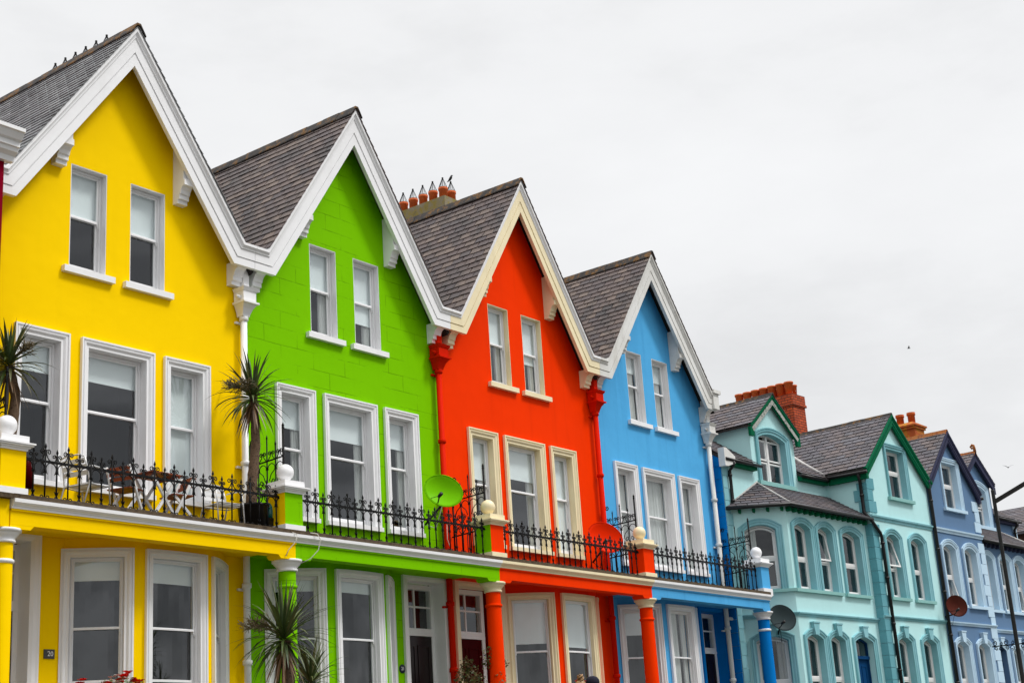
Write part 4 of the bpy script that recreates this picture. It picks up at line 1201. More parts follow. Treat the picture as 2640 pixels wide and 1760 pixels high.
for i in range(3):
    m = MB(lambda x_, y_, z_: (x_ - 19.16, y_, z_)); m.lathe([(.12, 0), (.125, .28), (.15, .29), (.15, .34), (.14, .36), (.15, .38), (.11, .38), (.1, .3)], (x + .33, y0 + .22 + i * .42, 11.22), 18); m.build('chimney_pot', M['terracotta'], ch)

# white waste pipe under the blue balcony end
m = MB(); m.tube([(2.62, -.12, 3.98), (2.9, -.2, 3.96), (3.05, -.22, 3.99), (3.08, -.22, 4.2)], .045, 8); m.build('waste_pipe', M['weathered'], BH)

# ------------------------------------------------------------------ neighbours at both ends
CH = thing('crimson_house', 'sliver of crimson house with white moulded cornice beside the yellow gable', 'house', (2.4, 0, 0))
m = MB(); m.box(-2.4, 2.62, -.80, 6, 7.2, 9.86); m.build('wall', M['crimson'], CH)
m = MB(); m.box(-2.4, 2.60, .0, 6, 0, 7.2); m.build('lower_wall', M['yellow'], CH)
m = MB(); m.profx([(-.79, 9.84), (-.88, 9.84), (-.9, 9.92), (-.98, 9.97), (-1.0, 10.03), (-1.03, 10.04), (-1.03, 10.12), (-1.08, 10.14), (-1.14, 10.24), (-1.17, 10.25), (-1.17, 10.31), (-.79, 10.33)], -2.4, 2.74)
m.box(2.621, 2.74, -.79, 1.2, 9.9, 10.31); m.build('cornice', M['white'], CH)
m = MB(); m.box(-2.4, 2.6, -1.30, 0, 4.03, 4.43); bal = m.build('balcony', M['yellow'], CH)
m = MB(); m.box(-2.4, 2.6, -1.40, 0, 4.432, 4.5); m.build('stone_edge', M['stone'], bal)
railing(CH, -2.1, 2.40, -1.13, ZG)

BK = thing('brick_house', 'brown brick gabled house half hidden beyond the slate blue house', 'house', (58.4, 1.0, 0), -PHI)
m = MB(); m.wall([(-2.4, 0), (4, 0), (4, 9.0), (.8, 10.6), (-2.4, 9.15)], [opath(-.9, .1, 4.6, 6.2), opath(1.5, 2.5, 4.6, 6.2), opath(-.9, .1, 1.2, 3.0), opath(1.5, 2.5, 1.2, 3.0), opath(.3, 1.2, 7.4, 8.7)], -.30, 0); m.prism([(-2.4, 0), (4, 0), (4, 9.0), (.8, 10.6), (-2.4, 9.15)], .01, 8); m.build('wall', M['brownbrick'], BK)
m = MB()
slates(m, (-2.7, -.4, 9.2), (0, 1, 0), (3.5, 0, 1.6), 8.4, 3.85, .4, .25); slates(m, (4.3, -.4, 9.0), (0, 1, 0), (-3.5, 0, 1.8), 8.4, 3.93, .4, .25)
m.prism([(-2.7, 9.12), (.8, 10.74), (4.3, 8.92), (4.3, 9.0), (.8, 10.82), (-2.7, 9.2)], -.38, 8.0); m.build('roof', M['teslate'], BK)
m = MB(); m.bar((-2.72, -.42, 9.12), (.8, -.42, 10.74), .06, .24); m.bar((4.32, -.42, 8.92), (.8, -.42, 10.74), .06, .24); m.build('bargeboard', M['weathered'], BK)
Tk = lambda x, y, z: (x, y - .30, z)
for a_, b_, c_, d_ in ((-.9, .1, 4.6, 6.2), (1.5, 2.5, 4.6, 6.2), (-.9, .1, 1.2, 3.0), (1.5, 2.5, 1.2, 3.0), (.3, 1.2, 7.4, 8.7)):
    window(BK, Tk, a_, b_, c_, d_, arch=.14, am=M['brownbrick'], rm=M['white'], style='pvc', jm=M['pvc'], reveal=.08, room=.10, sill=(.1, .09, .08), sm=M['stone'])
CR = thing('cream_house', 'scrap of cream house with slate roof behind the slate blue gable', 'house', (62.0, 7.5, 0), -PHI)
m = MB(); m.box(-1.5, .5, 0, 5, 0, 12.7); m.build('wall', M['creamwall'], CR)
m = MB(); m.prism([(-1.7, 12.72), (.8, 12.72), (.75, 12.85), (-1.7, 13.4)], -.3, 5); m.build('roof', M['teslate'], CR)

# ------------------------------------------------------------------ satellite dishes
def dish(name, label, loc, aim, mat, rx_, rz_, mount, roll=.0):
    """elliptical dish facing aim with feed arm, receiver and bracket to the mount point"""
    D = thing(name, label, 'satellite dish', loc)
    a = Vector(aim).normalized(); u = a.cross(Vector((0, 0, 1))).normalized(); v = u.cross(a); u, v = u * math.cos(roll) + v * math.sin(roll), v * math.cos(roll) - u * math.sin(roll)
    def T(x, y, z): return tuple(u * x + v * y + a * z)
    m = MB(T); m.smooth = True; n = 36; k = 7; dep = .09
    vs = []; fs = []
    for side in (0, 1):
        o = len(vs)
        vs.append((0, 0, -.012 * side))
        for j in range(1, k + 1):
            q = j / k
            for i in range(n):
                t_ = 2 * PI * i / n; vs.append((rx_ * q * math.cos(t_), rz_ * q * math.sin(t_), dep * q * q - .012 * side))
        for i in range(n):
            fs.append((o, o + 1 + i, o + 1 + (i + 1) % n))
            for j in range(k - 1):
                b = o + 1 + j * n; fs.append((b + i, b + n + i, b + n + (i + 1) % n, b + (i + 1) % n))
    h = 1 + k * n; b = 1 + (k - 1) * n
    for i in range(n): fs.append((b + i, b + (i + 1) % n, h + b + (i + 1) % n, h + b + i))
    m.add(vs, fs)
    m.tube([(rx_ * math.cos(2 * PI * i / n), rz_ * math.sin(2 * PI * i / n), dep) for i in range(n + 1)], .008, 5)
    m.build('reflector', mat, D)
    m = MB(T); m.tube([(0, -rz_ * .82, .05), (0, -rz_ * .86, .16), (.02, -rz_ * .70, .30)], .014, 6); m.tube([(rx_ * .4, -rz_ * .75, .07), (.02, -rz_ * .70, .29)], .007, 5); m.build('feed_arm', M['black'], D)
    m = MB(T); m.tube([(.0, -rz_ * .62, .37), (.02, -rz_ * .70, .29), (.025, -rz_ * .76, .25)], [.038, .036, .022], 10); m.build('receiver', M['black'], D)
    mt = Vector(mount) - Vector(loc)
    m = MB(); p0 = a * -.02; p1 = a * -.16 + Vector((0, 0, -.05)); m.tube([tuple(p0), tuple(p1), tuple(Vector((p1.x, p1.y, p1.z - .12))), tuple(mt)], .024, 8)
    m.lathe([(.07, -.06), (.07, .06)], tuple(p1), 10); m.build('mount', M['black'], D)
    m = MB(); e = mt; m.tube([tuple(p1 + Vector((.02, 0, -.1))), tuple((p1 + e) / 2 + Vector((0, -.05, -.35))), tuple(e)], .008, 5)
    m.build('cable', M['cable'] if mat is M['dgreen'] else M['black'], D)
    return D
dish('satellite_dish', 'lime green satellite dish above the railings of the green balcony', (15.28, -.72, 5.82), (-.62, -.74, .22), M['dgreen'], .40, .335, (15.5, -.03, 5.3), R(28))
dish('satellite_dish', 'orange red satellite dish behind the railings of the red balcony', (20.95, -.70, 5.40), (-.55, -.80, .25), M['dred'], .43, .36, (21.4, -.03, 5.0), R(28))
def tw(x, y, z): return TO + TX * x + Vector((math.sin(PHI), math.cos(PHI), 0)) * y + Vector((0, 0, z))
dish('satellite_dish', 'dark grey satellite dish on the teal bay beside the blue column', tw(.58, -.98, 3.86), (-.60, -.78, .2), M['dgrey'], .37, .34, tw(.86, -.66, 3.5), R(28))
dish('satellite_dish', 'rusty brown satellite dish between the teal and slate blue fronts', tw(9.45, -1.72, 4.50), (-.66, -.72, .18), M['dbrown'], .33, .33, tw(9.5, -1.31, 4.25), R(28))

# ------------------------------------------------------------------ street lamp
LP = thing('street_lamp', 'slim black lamp post with rising arm and scrolled basket bracket', 'street lamp', (28.92, -7.0, -1.53))
m = MB(); m.lathe([(.11, 0), (.11, .9), (.085, 1.0), (.06, 1.05), (.05, 4), (.044, 7.90), (.044, 7.92)], (0, 0, 0), 16); m.build('post', M['lampmetal'], LP)
m = MB(); m.bar((0, .0, 7.62), (.02, -2.3, 8.52), .05, .10); m.build('arm', M['lampmetal'], LP)
m = MB(); m.add([(-.11, -2.9, 8.62), (.15, -2.9, 8.62), (.15, -2.25, 8.55), (-.11, -2.25, 8.55), (-.07, -2.85, 8.76), (.11, -2.85, 8.76), (.08, -2.28, 8.62), (-.04, -2.28, 8.62)],
                [(3, 2, 1, 0), (4, 5, 6, 7), (0, 1, 5, 4), (1, 2, 6, 5), (2, 3, 7, 6), (3, 0, 4, 7)]); m.build('lamp_head', M['lampmetal'], LP)
m = MB(lambda x, y, z: (0, -x, z)); m.smooth = True; zc = 4.16
m.tube([(-.62, 0, zc), (.62, 0, zc)], .014, 6)
for sg in (1, -1):
    for k in range(4):
        c = .13 + k * .14; f_ = 1 if k % 2 else -1
        m.tube([(px, 0, pz) for px, _, pz in spiral(sg * c, zc + f_ * .07, .065, PI * .5 * f_, 1.3 * f_, 1)], .011, 5)
        m.tube([(px, 0, pz) for px, _, pz in spiral(sg * c + .02, zc - f_ * .05, .045, -PI * .5 * f_, 1.2 * f_, -1)], .009, 5)
m.build('basket_bracket', M['lampmetal'], LP)

# ------------------------------------------------------------------ cordylines
def sword(m, base, az, el, L, w0, droop, fold=.25):
    """one arching sword leaf"""
    n = 6; p = Vector(base); d = Vector((math.cos(az) * math.cos(el), math.sin(az) * math.cos(el), math.sin(el)))
    side = Vector((-math.sin(az), math.cos(az), 0)); vs = []
    for i in range(n + 1):
        q = i / n; wd = w0 * (.55 + .45 * min(1, q * 4)) * (1 - q ** 2.2) + .001
        upv = side.cross(d).normalized()
        if upv.z < 0: upv = -upv
        vs += [tuple(p - side * wd), tuple(p - upv * wd * fold), tuple(p + side * wd)]
        if i < n:
            p = p + d * (L / n); d = (d + Vector((0, 0, -droop * (.4 + q)))).normalized()
    fs = []
    for i in range(n):
        a = 3 * i; fs += [(a, a + 1, a + 4, a + 3), (a + 1, a + 2, a + 5, a + 4)]
    m.add(vs, fs)

def cordyline(name, label, base, crowns, trunk, nleaf, L, w0, sprays, seed, pot=None, group=None):
    random.seed(seed)
    P = thing(name, label, 'palm-like plant', base, 0, group)
    for pts, r in trunk:
        m = MB(); k = 26; pp = []; rr = []
        for i in range(k + 1):
            q = i / k * (len(pts) - 1); j = min(int(q), len(pts) - 2); f_ = q - j
            pp.append(Vector(pts[j]).lerp(Vector(pts[j + 1]), f_)); rr.append((r[0] + (r[1] - r[0]) * i / k) * random.uniform(.93, 1.08))
        m.tube(pp, rr, 10); m.build('trunk', M['bark'], P)
    m = MB(); m2 = MB(); m3 = MB()
    for ci, (c, nl, sc) in enumerate(crowns):
        for i in range(nl):
            az = i * 2.39996 + random.uniform(-.2, .2); q = (i + .5) / nl
            el = R(84 - 118 * q + random.uniform(-9, 9)); l = L * sc * random.uniform(.78, 1.08) * (1 - .18 * abs(q - .35))
            sword(m, Vector(c) + Vector((math.cos(az) * .03, math.sin(az) * .03, .06 - .16 * q)), az, el, l, w0 * random.uniform(.8, 1.15), random.uniform(.05, .20) + .20 * q)
        for i in range(int(nl * .32)):
            az = random.uniform(0, 2 * PI); sword(m2, Vector(c) + Vector((math.cos(az) * .05, math.sin(az) * .05, -.12 - random.random() * .14)), az, R(-62 + random.uniform(-16, 14)), L * sc * random.uniform(.5, .85), w0 * .6, .12)
    for (c, az, ln) in sprays:
        d = Vector((math.cos(az), math.sin(az), .55)).normalized(); p = Vector(c)
        stem = [p + d * ln * q + Vector((0, 0, -.35 * ln * q * q)) for q in (0, .25, .5, .75, 1)]
        m3.tube(stem, [.014, .012, .01, .007, .004], 5)
        for k in range(22):
            q = .25 + .75 * k / 22; j = min(int(q * 4), 3); b = stem[j].lerp(stem[j + 1], q * 4 - j)
            dd = (d + Vector((random.uniform(-1, 1), random.uniform(-1, 1), random.uniform(-.7, .8))) * .9).normalized(); l2 = ln * .42 * (1.1 - q * .5)
            tip = b + dd * l2; m3.tube([b, b + dd * l2 * .5 + Vector((0, 0, .01)), tip], [.006, .005, .003], 4)
            for h in range(5):
                e = b.lerp(tip, .25 + .16 * h); d3 = (dd + Vector((random.uniform(-1, 1), random.uniform(-1, 1), random.uniform(-1, 1)))).normalized()
                m3.tube([e, e + d3 * .075], [.0055, .004], 4)
    m.build('crown', M['leaf'], P, recalc=False)
    if m2.v: m2.build('dead_leaves', M['dryleaf'], P, recalc=False)
    if m3.v: m3.build('seed_spray', M['panicle'], P)
    return P

def planter(name, label, loc, r, h):
    P = thing(name, label, 'plant pot', loc)
    m = MB(); m.lathe([(r * .8, 0), (r * .97, h - .04), (r * 1.06, h - .035), (r * 1.06, h), (r * .92, h), (r * .9, h - .06)], (0, 0, 0), 24); m.build('pot', M['black'], P)
    m = MB(); m.lathe([(r * .9, h - .09), (r * .88, h - .05), (.01, h - .03)], (0, 0, 0), 20); m.build('soil', M['soil'], P)
    return P
planter('plant_pot', 'large black pot holding the cordyline between the yellow and green balconies', (10.10, -.80, ZG), .27, .46)
planter('plant_pot', 'black pot behind the yellow balcony pier at its ball finial', (5.36, -.62, ZG), .24, .40)
cordyline('cordyline', 'tall cordyline in a black pot at the green end of the yellow balcony', (10.12, -.80, ZG + .40),
          [((.0, 0, 2.02), 74, 1.0)], [([(-.06, 0, 0), (-.02, 0, .5), (.07, 0, 1.15), (.03, .0, 2.0)], (.105, .07))], 0, .84, .030, [((-.02, 0, 2.0), R(185), .62), ((-.02, 0, 2.0), R(215), .55), ((0, 0, 2.05), R(160), .5)], 3, group='cordylines by the balconies')
cordyline('cordyline', 'cordyline behind the white ball finial at the outer end of the yellow balcony', (5.38, -.64, ZG + .36),
          [((-.06, -.02, 1.78), 70, .92)], [([(.02, 0, 0), (.03, 0, .6), (.10, 0, 1.3), (-.06, -.02, 1.75)], (.10, .065))], 0, .80, .031, [((-.1, 0, 1.8), R(190), .55), ((-.05, 0, 1.82), R(80), .45), ((-.05, -.1, 1.85), R(280), .42)], 9, group='cordylines by the balconies')
cordyline('cordyline', 'big cordyline with brown hanging leaves in front of the green column', (9.06, -2.6, 0),
          [((.0, 0, 2.50), 120, 1.0), ((.60, .05, 1.84), 62, .78)], [([(.2, 0, 0), (.15, 0, 1.0), (.02, 0, 2.45)], (.14, .09)), ([(.2, 0, .7), (.45, .02, 1.2), (.62, .05, 1.8)], (.10, .07))],
          0, .94, .026, [((-.05, 0, 2.55), R(150), .62), ((-.05, 0, 2.6), R(110), .55)], 21, group='cordylines by the balconies')

J = thing('glazed_jar', 'teal bell shaped jar upended on a black box beside the pier', 'jar', (10.43, -.86, ZG + .24))
m = MB(); m.lathe([(.115, 0), (.118, .1), (.11, .2), (.075, .26), (.03, .29), (.012, .30)], (0, 0, 0), 24); m.build('body', M['tealglass'], J)
m = MB(); m.ball((0, 0, .31), .018, 10, 6); m.build('knob', M['tealglass'], J)
BX = thing('storage_box', 'low black box under the teal jar on the yellow balcony', 'box', (10.43, -.86, ZG))
m = MB(); m.box(-.14, .14, -.13, .13, .003, .20); m.build('body', M['black'], BX)
m = MB(); m.box(-.15, .15, -.14, .14, .203, .236); m.build('lid', M['black'], BX)

# ------------------------------------------------------------------ balcony furniture
def alu_chair(loc, rz, label):
    C_ = thing('metal_armchair', label, 'chair', loc, rz, 'metal slatted armchairs on the yellow balcony')
    for sg in (-1, 1):
        m = MB(); m.tube([(sg * .27, .26, 0), (sg * .27, .22, .42), (sg * .27, .19, .60), (sg * .27, .12, .655), (sg * .27, -.12, .665), (sg * .25, -.2, .66)], .0125, 8); m.build('leg', M['alu'], C_)
        m = MB(); m.tube([(sg * .25, -.34, 0), (sg * .25, -.20, .40), (sg * .24, -.24, .62), (sg * .235, -.31, .80)], .0125, 8); m.build('leg', M['alu'], C_)
    m = MB(); m.tube([(-.235, -.31, .80), (-.12, -.335, .83), (.12, -.335, .83), (.235, -.31, .80)], .0125, 8); m.build('top_rail', M['alu'], C_)
    m = MB()
    for k in range(6): y = -.18 + k * .075; m.box(-.25, .25, y, y + .062, .405 - .012 * math.sin(k * .6), .415 - .012 * math.sin(k * .6), 4)
    m.build('seat', M['alupale'], C_)
    m = MB()
    for k in range(3): z = .52 + k * .09; yy = -.225 - .035 * k; m.box(-.235, .235, yy - .008, yy, z, z + .075, 4)
    m.build('backrest', M['alupale'], C_)
    m = MB(); m.tube([(-.25, -.2, .385), (.25, -.2, .385)], .011, 6); m.tube([(-.27, .2, .385), (.27, .2, .385)], .011, 6); m.tube([(-.26, -.2, .385), (-.27, .2, .385)], .011, 6); m.tube([(.26, -.2, .385), (.27, .2, .385)], .011, 6); m.build('seat_frame', M['alu'], C_)
    return C_
alu_chair((6.72, -.72, ZG), R(-78), 'slatted metal armchair turned side on to the balcony railings')
alu_chair((9.50, -.70, ZG), R(176), 'slatted metal armchair facing out between folding chairs and plant pot')

def folding_chair(loc, rz, label):
    C_ = thing('folding_chair', label, 'chair', loc, rz, 'folding wooden chairs at the balcony table')
    for sg in (-1, 1):
        m = MB(); m.bar((sg * .21, .24, 0), (sg * .21, -.20, .82), .03, .045); m.build('leg', M['alupale'], C_)
        m = MB(); m.bar((sg * .18, -.26, 0), (sg * .18, .18, .46), .03, .045); m.build('leg', M['alupale'], C_)
    m = MB()
    for k in range(6): y = -.17 + k * .068; m.box(-.215, .215, y, y + .056, .452, .472)
    m.build('seat', M['wood'], C_)
    m = MB()
    for k in range(3):
        z = .62 + k * .075; y = -.205 + (.82 - z) * .53 - .0
        m.bar((-.225, y - .02, z), (.225, y - .02, z), .018, .058)
    m.build('backrest', M['wood'], C_)
    m = MB(); m.bar((-.2, .21, .08), (.2, .21, .08), .02, .035); m.bar((-.17, -.21, .1), (.17, -.21, .1), .02, .035); m.build('stretcher', M['alupale'], C_)
    return C_
folding_chair((7.55, -.60, ZG), R(-72), 'white and brown folding chair on the armchair side of the table')
folding_chair((8.62, -.62, ZG), R(80), 'white and brown folding chair on the far side of the table, before a white window')
TB_ = thing('folding_table', 'small brown slatted table on white crossed legs on the yellow balcony', 'table', (8.05, -.74, ZG), R(4))
m = MB()
for k in range(7): y = -.28 + k * .081; m.box(-.33, .33, y, y + .07, .715, .737)
m.build('tabletop', M['wood'], TB_)
for ax in (-.29, .25):
    m = MB(); m.box(ax, ax + .04, -.27, .27, .68, .712); m.build('apron', M['wood'], TB_)
for sg in (-1, 1):
    m = MB(); m.bar((-.27, sg * .24, 0), (.25, sg * .24, .69), .03, .045); m.build('leg', M['alupale'], TB_)
    m = MB(); m.bar((.27, sg * .205, 0), (-.25, sg * .205, .69), .03, .045); m.build('leg', M['alupale'], TB_)
m = MB(); m.bar((-.2, -.23, .1), (-.2, .23, .1), .02, .03); m.bar((.2, -.23, .1), (.2, .23, .1), .02, .03); m.build('stretcher', M['alupale'], TB_)
RC = thing('garden_parasol', 'furled dark red parasol standing behind the yellow balcony pier', 'parasol', (5.60, -.80, ZG))
m = MB(); m.lathe([(.10, .22), (.085, .5), (.05, .66), (.02, .7)], (0, 0, 0), 14); m.build('canopy', M['darkred'], RC)
m = MB(); m.tube([(0, 0, 0), (0, 0, .24)], .02, 8); m.lathe([(.12, 0), (.12, .04), (.03, .05)], (0, 0, 0), 16); m.build('stand', M['black'], RC)

# ------------------------------------------------------------------ planting at the foot of the picture
def leafball(m, c, r, n, size, sq=1.0):
    for _ in range(n):
        v = Vector((random.gauss(0, 1), random.gauss(0, 1), random.gauss(0, 1))).normalized() * r * random.random() ** .45; v.z *= sq
        p = Vector(c) + v; a = Vector((random.uniform(-1, 1), random.uniform(-1, 1), random.uniform(-.5, 1))).normalized(); b = a.orthogonal().normalized(); s_ = size * random.uniform(.6, 1.3)
        m.add([tuple(p), tuple(p + a * s_ * .5 + b * s_ * .35), tuple(p + a * s_), tuple(p + a * s_ * .5 - b * s_ * .35)], [(0, 1, 2, 3)])
def flower(m, c, r):
    for k in range(7):
        a = k * 2 * PI / 7 + random.random(); n_ = Vector((math.cos(a), math.sin(a) , .5)).normalized(); p = Vector(c)
        t1 = Vector((-math.sin(a), math.cos(a), 0)); e = p + n_ * r
        m.add([tuple(p), tuple(p + n_ * r * .6 + t1 * r * .5), tuple(e), tuple(p + n_ * r * .6 - t1 * r * .5)], [(0, 1, 2, 3)])
def geranium(label, loc, flowers, whites, lr, n, h):
    P = thing('geranium', label, 'plant', loc, 0, 'geraniums in bloom')
    m = MB(); m.lathe([(.16, 0), (.22, .3), (.24, .3), (.24, .36), (.2, .36)], (0, 0, 0), 20); m.build('pot', M['terracotta'], P)
    m = MB(); leafball(m, (0, 0, h - .2), lr, n, .06, .6); m.tube([(0, 0, .3), (0, 0, h - .1)], .03, 6); m.build('foliage', M['shrubleaf'], P, recalc=False)
    for c in flowers:
        m = MB()
        for _ in range(11): flower(m, Vector(c) + Vector((random.uniform(-1, 1), random.uniform(-1, 1), random.uniform(-.6, 1))) * .045, .052)
        m.build('bloom', M['petal'], P, recalc=False)
    for c in whites:
        m = MB(); flower(m, c, .045); m.build('bloom', M['wpetal'], P, recalc=False)
    return P
random.seed(5)
geranium('scarlet geranium with small white blooms before the bay window of the yellow house', (6.42, -2.0, .57), [(-.66, 0, 1.24), (-.19, 0, 1.22), (.04, 0, 1.31), (-.02, -.05, 1.26), (.12, 0, 1.36), (.27, .02, 1.27), (.34, 0, 1.25)], [(-.1, 0, 1.33), (-.05, 0, 1.35), (-.14, .02, 1.32)], .42, 700, 1.28)
geranium('red geranium peeping up beside the two heads before the red bay', (12.05, -6.0, .35), [(.02, 0, 1.19), (.06, 0, 1.17), (-.1, .1, 1.14)], [], .30, 500, 1.20)
SH = thing('potted_shrub', 'small shrub with reddish tips in front of the maroon door', 'shrub', (16.02, -.52, .9))
m = MB(); leafball(m, (0, 0, 1.1), .36, 1300, .055, 1.3); leafball(m, (-.05, 0, 1.52), .16, 240, .05, 1.3); m.build('foliage', M['shrubleaf'], SH, recalc=False)
m = MB(); m.lathe([(.2, 0), (.26, .5), (.28, .5), (.28, .56), (.22, .56)], (0, 0, 0), 20); m.build('pot', M['black'], SH)
m = MB(); m.tube([(0, 0, .5), (0, 0, 1.2), (-.05, 0, 1.6)], [.03, .02, .008], 6); m.build('stem', M['bark'], SH)
CL = thing('climbing_plant', 'dark leafy climber wrapped round the red column by the maroon door', 'climber', (16.25, -1.08, 0))
m = MB(); leafball(m, (-.15, .1, 2.55), .14, 160, .06, 1.9); leafball(m, (.22, -.02, 2.45), .08, 60, .05, 1.6); leafball(m, (-.05, -.1, 2.0), .16, 140, .06, 2)
for k in range(60):
    a = k * .5; m.add([(math.cos(a) * .17, math.sin(a) * .17, .3 + k * .028), (math.cos(a) * .2 + .03, math.sin(a) * .2, .33 + k * .028), (math.cos(a) * .2, math.sin(a) * .2, .37 + k * .028), (math.cos(a) * .2 - .03, math.sin(a) * .2, .33 + k * .028)], [(0, 1, 2, 3)])
m.build('foliage', M['shrubleaf'], CL, recalc=False)

# ------------------------------------------------------------------ people (only the tops of their heads reach into the picture)
def person(label, loc, rz, h, top, legs, cap=False, bun=False):
    """one continuous skinned body with clothes and hair as children"""
    P = thing('person', label, 'person', loc, rz)
    s = h / 1.70
    J = {'pel': (0, 0, .93), 'waist': (0, 0, 1.06), 'chest': (0, .01, 1.26), 'neck': (0, .0, 1.43), 'nk2': (0, -.015, 1.49), 'head': (0, -.02, 1.57), 'crown': (0, .0, 1.66)}
    rad = {'pel': .135, 'waist': .12, 'chest': .135, 'neck': .06, 'nk2': .052, 'head': .082, 'crown': .07}
    ed = [('pel', 'waist'), ('waist', 'chest'), ('chest', 'neck'), ('neck', 'nk2'), ('nk2', 'head'), ('head', 'crown')]
    for sg, n_ in ((1, 'R'), (-1, 'L')):
        for k, p, r in (('sh', (sg * .165, .0, 1.37), .055), ('el', (sg * .22, .02, 1.11), .042), ('wr', (sg * .22, -.05, .87), .028), ('palm', (sg * .215, -.065, .80), .03), ('hip', (sg * .09, 0, .88), .10), ('knee', (sg * .10, -.01, .49), .06), ('ank', (sg * .10, .02, .09), .042), ('toe', (sg * .11, -.14, .035), .035)):
            J[k + n_] = p; rad[k + n_] = r
        ed += [('chest', 'sh' + n_), ('sh' + n_, 'el' + n_), ('el' + n_, 'wr' + n_), ('wr' + n_, 'palm' + n_), ('pel', 'hip' + n_), ('hip' + n_, 'knee' + n_), ('knee' + n_, 'ank' + n_), ('ank' + n_, 'toe' + n_)]
        for q, (dx_, ln) in enumerate(((-.026, .07), (-.009, .08), (.009, .075), (.025, .06))):
            a_, b_ = 'f%d%s' % (q, n_), 'g%d%s' % (q, n_)
            J[a_] = (sg * .215, -.065 + dx_, .80 - ln * .6); J[b_] = (sg * .205, -.07 + dx_, .80 - ln); rad[a_] = .009; rad[b_] = .008; ed += [('palm' + n_, a_), (a_, b_)]
        J['th' + n_] = (sg * .195, -.105, .80); rad['th' + n_] = .010; ed += [('palm' + n_, 'th' + n_)]
    def skinned(nm, keys, grow, mat, root):
        ks = [k for k in J if k in keys]; ix = {k: i for i, k in enumerate(ks)}
        me = bpy.data.meshes.new(nm); me.from_pydata([tuple(c * s for c in J[k]) for k in ks], [(ix[a], ix[b]) for a, b in ed if a in ix and b in ix], [])
        o = bpy.data.objects.new(nm, me); COL.objects.link(o); o.parent = P
        sk = o.modifiers.new('skin', 'SKIN'); o.modifiers.new('smooth', 'SUBSURF').render_levels = 2
        sk.use_smooth_shade = True
        if not me.skin_vertices: me.attributes.new('x', 'FLOAT', 'POINT')
        L_ = me.skin_vertices[0].data
        for k in ks: L_[ix[k]].radius = (rad[k] * grow * s, rad[k] * grow * s); L_[ix[k]].use_root = (k == root)
        me.materials.append(mat); return o
    try:
        skinned('body', set(J), 1.0, M['skin'], 'pel')
        skinned('jacket', {'pel', 'waist', 'chest', 'shR', 'elR', 'wrR', 'shL', 'elL', 'wrL'}, 1.14, top, 'chest')
        skinned('trousers', {'pel', 'hipR', 'kneeR', 'ankR', 'hipL', 'kneeL', 'ankL'}, 1.13, legs, 'pel')
    except Exception as ex:
        print('skin', ex)
    m = MB()
    hc = Vector((0, -.01, 1.60)) * s
    m.tube([tuple(hc + Vector((0, -.085, -.02)) * s), tuple(hc + Vector((0, -.118, -.05)) * s), tuple(hc + Vector((0, -.088, -.055)) * s)], [.008, .014, .008], 8)
    for sg in (-1, 1): m.ball(tuple(hc + Vector((sg * .085, .01, -.03)) * s), .022, 10, 6, 1.5)
    m.tube([tuple(hc + Vector((-.025, -.083, -.085)) * s), tuple(hc + Vector((0, -.092, -.087)) * s), tuple(hc + Vector((.025, -.083, -.085)) * s)], .006, 6)
    m.build('face', M['skin'], P)
    m = MB()
    for sg in (-1, 1): m.ball(tuple(hc + Vector((sg * .032, -.083, -.01)) * s), .010, 10, 6)
    m.build('eyes', M['black'], P)
    if bun:
        m = MB(); m.smooth = True
        m.ball(tuple(hc + Vector((0, .015, .02)) * s), .098 * s, 20, 12, 1.05)
        m.build('hair', M['hair'], P)
        m = MB(); m.smooth = True
        b = hc + Vector((0, .03, .135)) * s
        for k in range(13):
            a = k * 2.4; r_ = .045
            m.tube([tuple(b + Vector((math.cos(a + q) * r_ * (1 - .25 * abs(q)), math.sin(a + q) * r_ * (1 - .25 * abs(q)), -.06 + .035 * q + .11 * k / 13))) for q in (-1, -.5, 0, .5, 1)], [.008, .016, .018, .016, .006], 6)
        m.build('hair_bun', M['hair'], P)
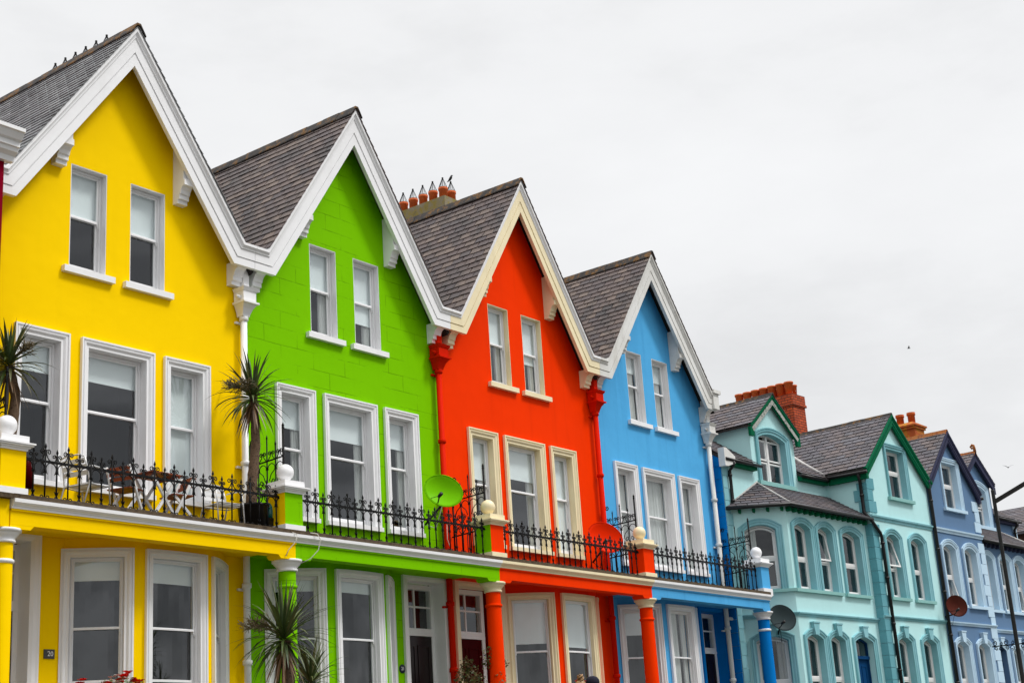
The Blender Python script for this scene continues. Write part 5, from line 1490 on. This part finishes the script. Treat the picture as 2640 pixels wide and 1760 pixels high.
    if cap:
        m = MB(); m.smooth = True
        m.lathe([(.108, -.02), (.112, .02), (.105, .06), (.075, .10), (.03, .118), (.002, .12)], tuple(hc + Vector((0, .0, .02)) * s), 22)
        m.build('cap', M['navycloth'], P)
        m = MB(); m.plan([(hc.x + .10 * math.cos(R(a)) * (1.0), hc.y + (-.075 + .12 * math.sin(R(a)))) for a in range(180, 361, 18)], hc.z + .005, hc.z + .015); m.build('peak', M['navycloth'], P)
        m = MB(); m.smooth = True; m.ball(tuple(hc + Vector((0, .02, -.02)) * s), .092 * s, 18, 10, .9); m.build('hair', M['hair'], P)
    return P
random.seed(11)
person('person with a blond hair bun seen from behind beside a navy cap', (12.02, -6.05, .0), R(160), 1.56, M['greycloth'], M['denim'], bun=True)
person('person in a navy peaked cap standing next to the blond bun', (12.30, -6.1, .0), R(200), 1.595, M['navycloth'], M['denim'], cap=True)

# ------------------------------------------------------------------ birds
def perched(loc):
    B = thing('perched_bird', 'small black bird perched on the endmost wire chimney cage of the red house', 'bird', loc, R(40)); B.scale = (.72, .72, .72)
    m = MB(); m.smooth = True
    m.tube([(0, .13, -.06), (0, .07, -.01), (0, .02, .05), (0, -.02, .11), (0, -.035, .16), (0, -.05, .20), (0, -.085, .205), (0, -.115, .20)], [.012, .03, .052, .055, .042, .034, .014, .003], 10)
    m.tube([(.015, 0, .03), (.015, -.005, -.03)], .005, 5); m.tube([(-.015, 0, .03), (-.015, -.005, -.03)], .005, 5)
    m.build('body', M['bird'], B)
perched((22.34, 4.38, 16.31))
def gull(loc, label, sp, rz):
    B = thing('flying_bird', label, 'bird', loc, rz, 'birds in the sky')
    m = MB(); m.smooth = True
    m.tube([(0, .35, 0), (0, .2, .02), (0, 0, .02), (0, -.2, .01), (0, -.32, 0)], [.01, .06, .09, .06, .01], 8); m.build('body', M['gull'], B)
    for sg in (-1, 1):
        m = MB(); m.add([(sg * .05, .12, .02), (sg * .05, -.12, .02), (sg * .45, -.10, .28), (sg * .45, .10, .28), (sg * sp, .02, .42), (sg * .05, 0, .05), (sg * .45, 0, .31)], [(0, 1, 2, 3), (3, 2, 4), (0, 3, 6, 5), (1, 5, 6, 2), (3, 4, 6), (2, 6, 4), (0, 5, 1)])
        m.build('wing', M['gull'], B)
    return B
gull((143.9, 40, 43.8), 'distant bird gliding high in the open grey sky over the teal chimney', .40, R(30)).scale = (.6, .6, .6)
gull((229, 60, 45.2), 'distant bird with raised wings low in the sky above the lamp post', 1.0, R(-50))
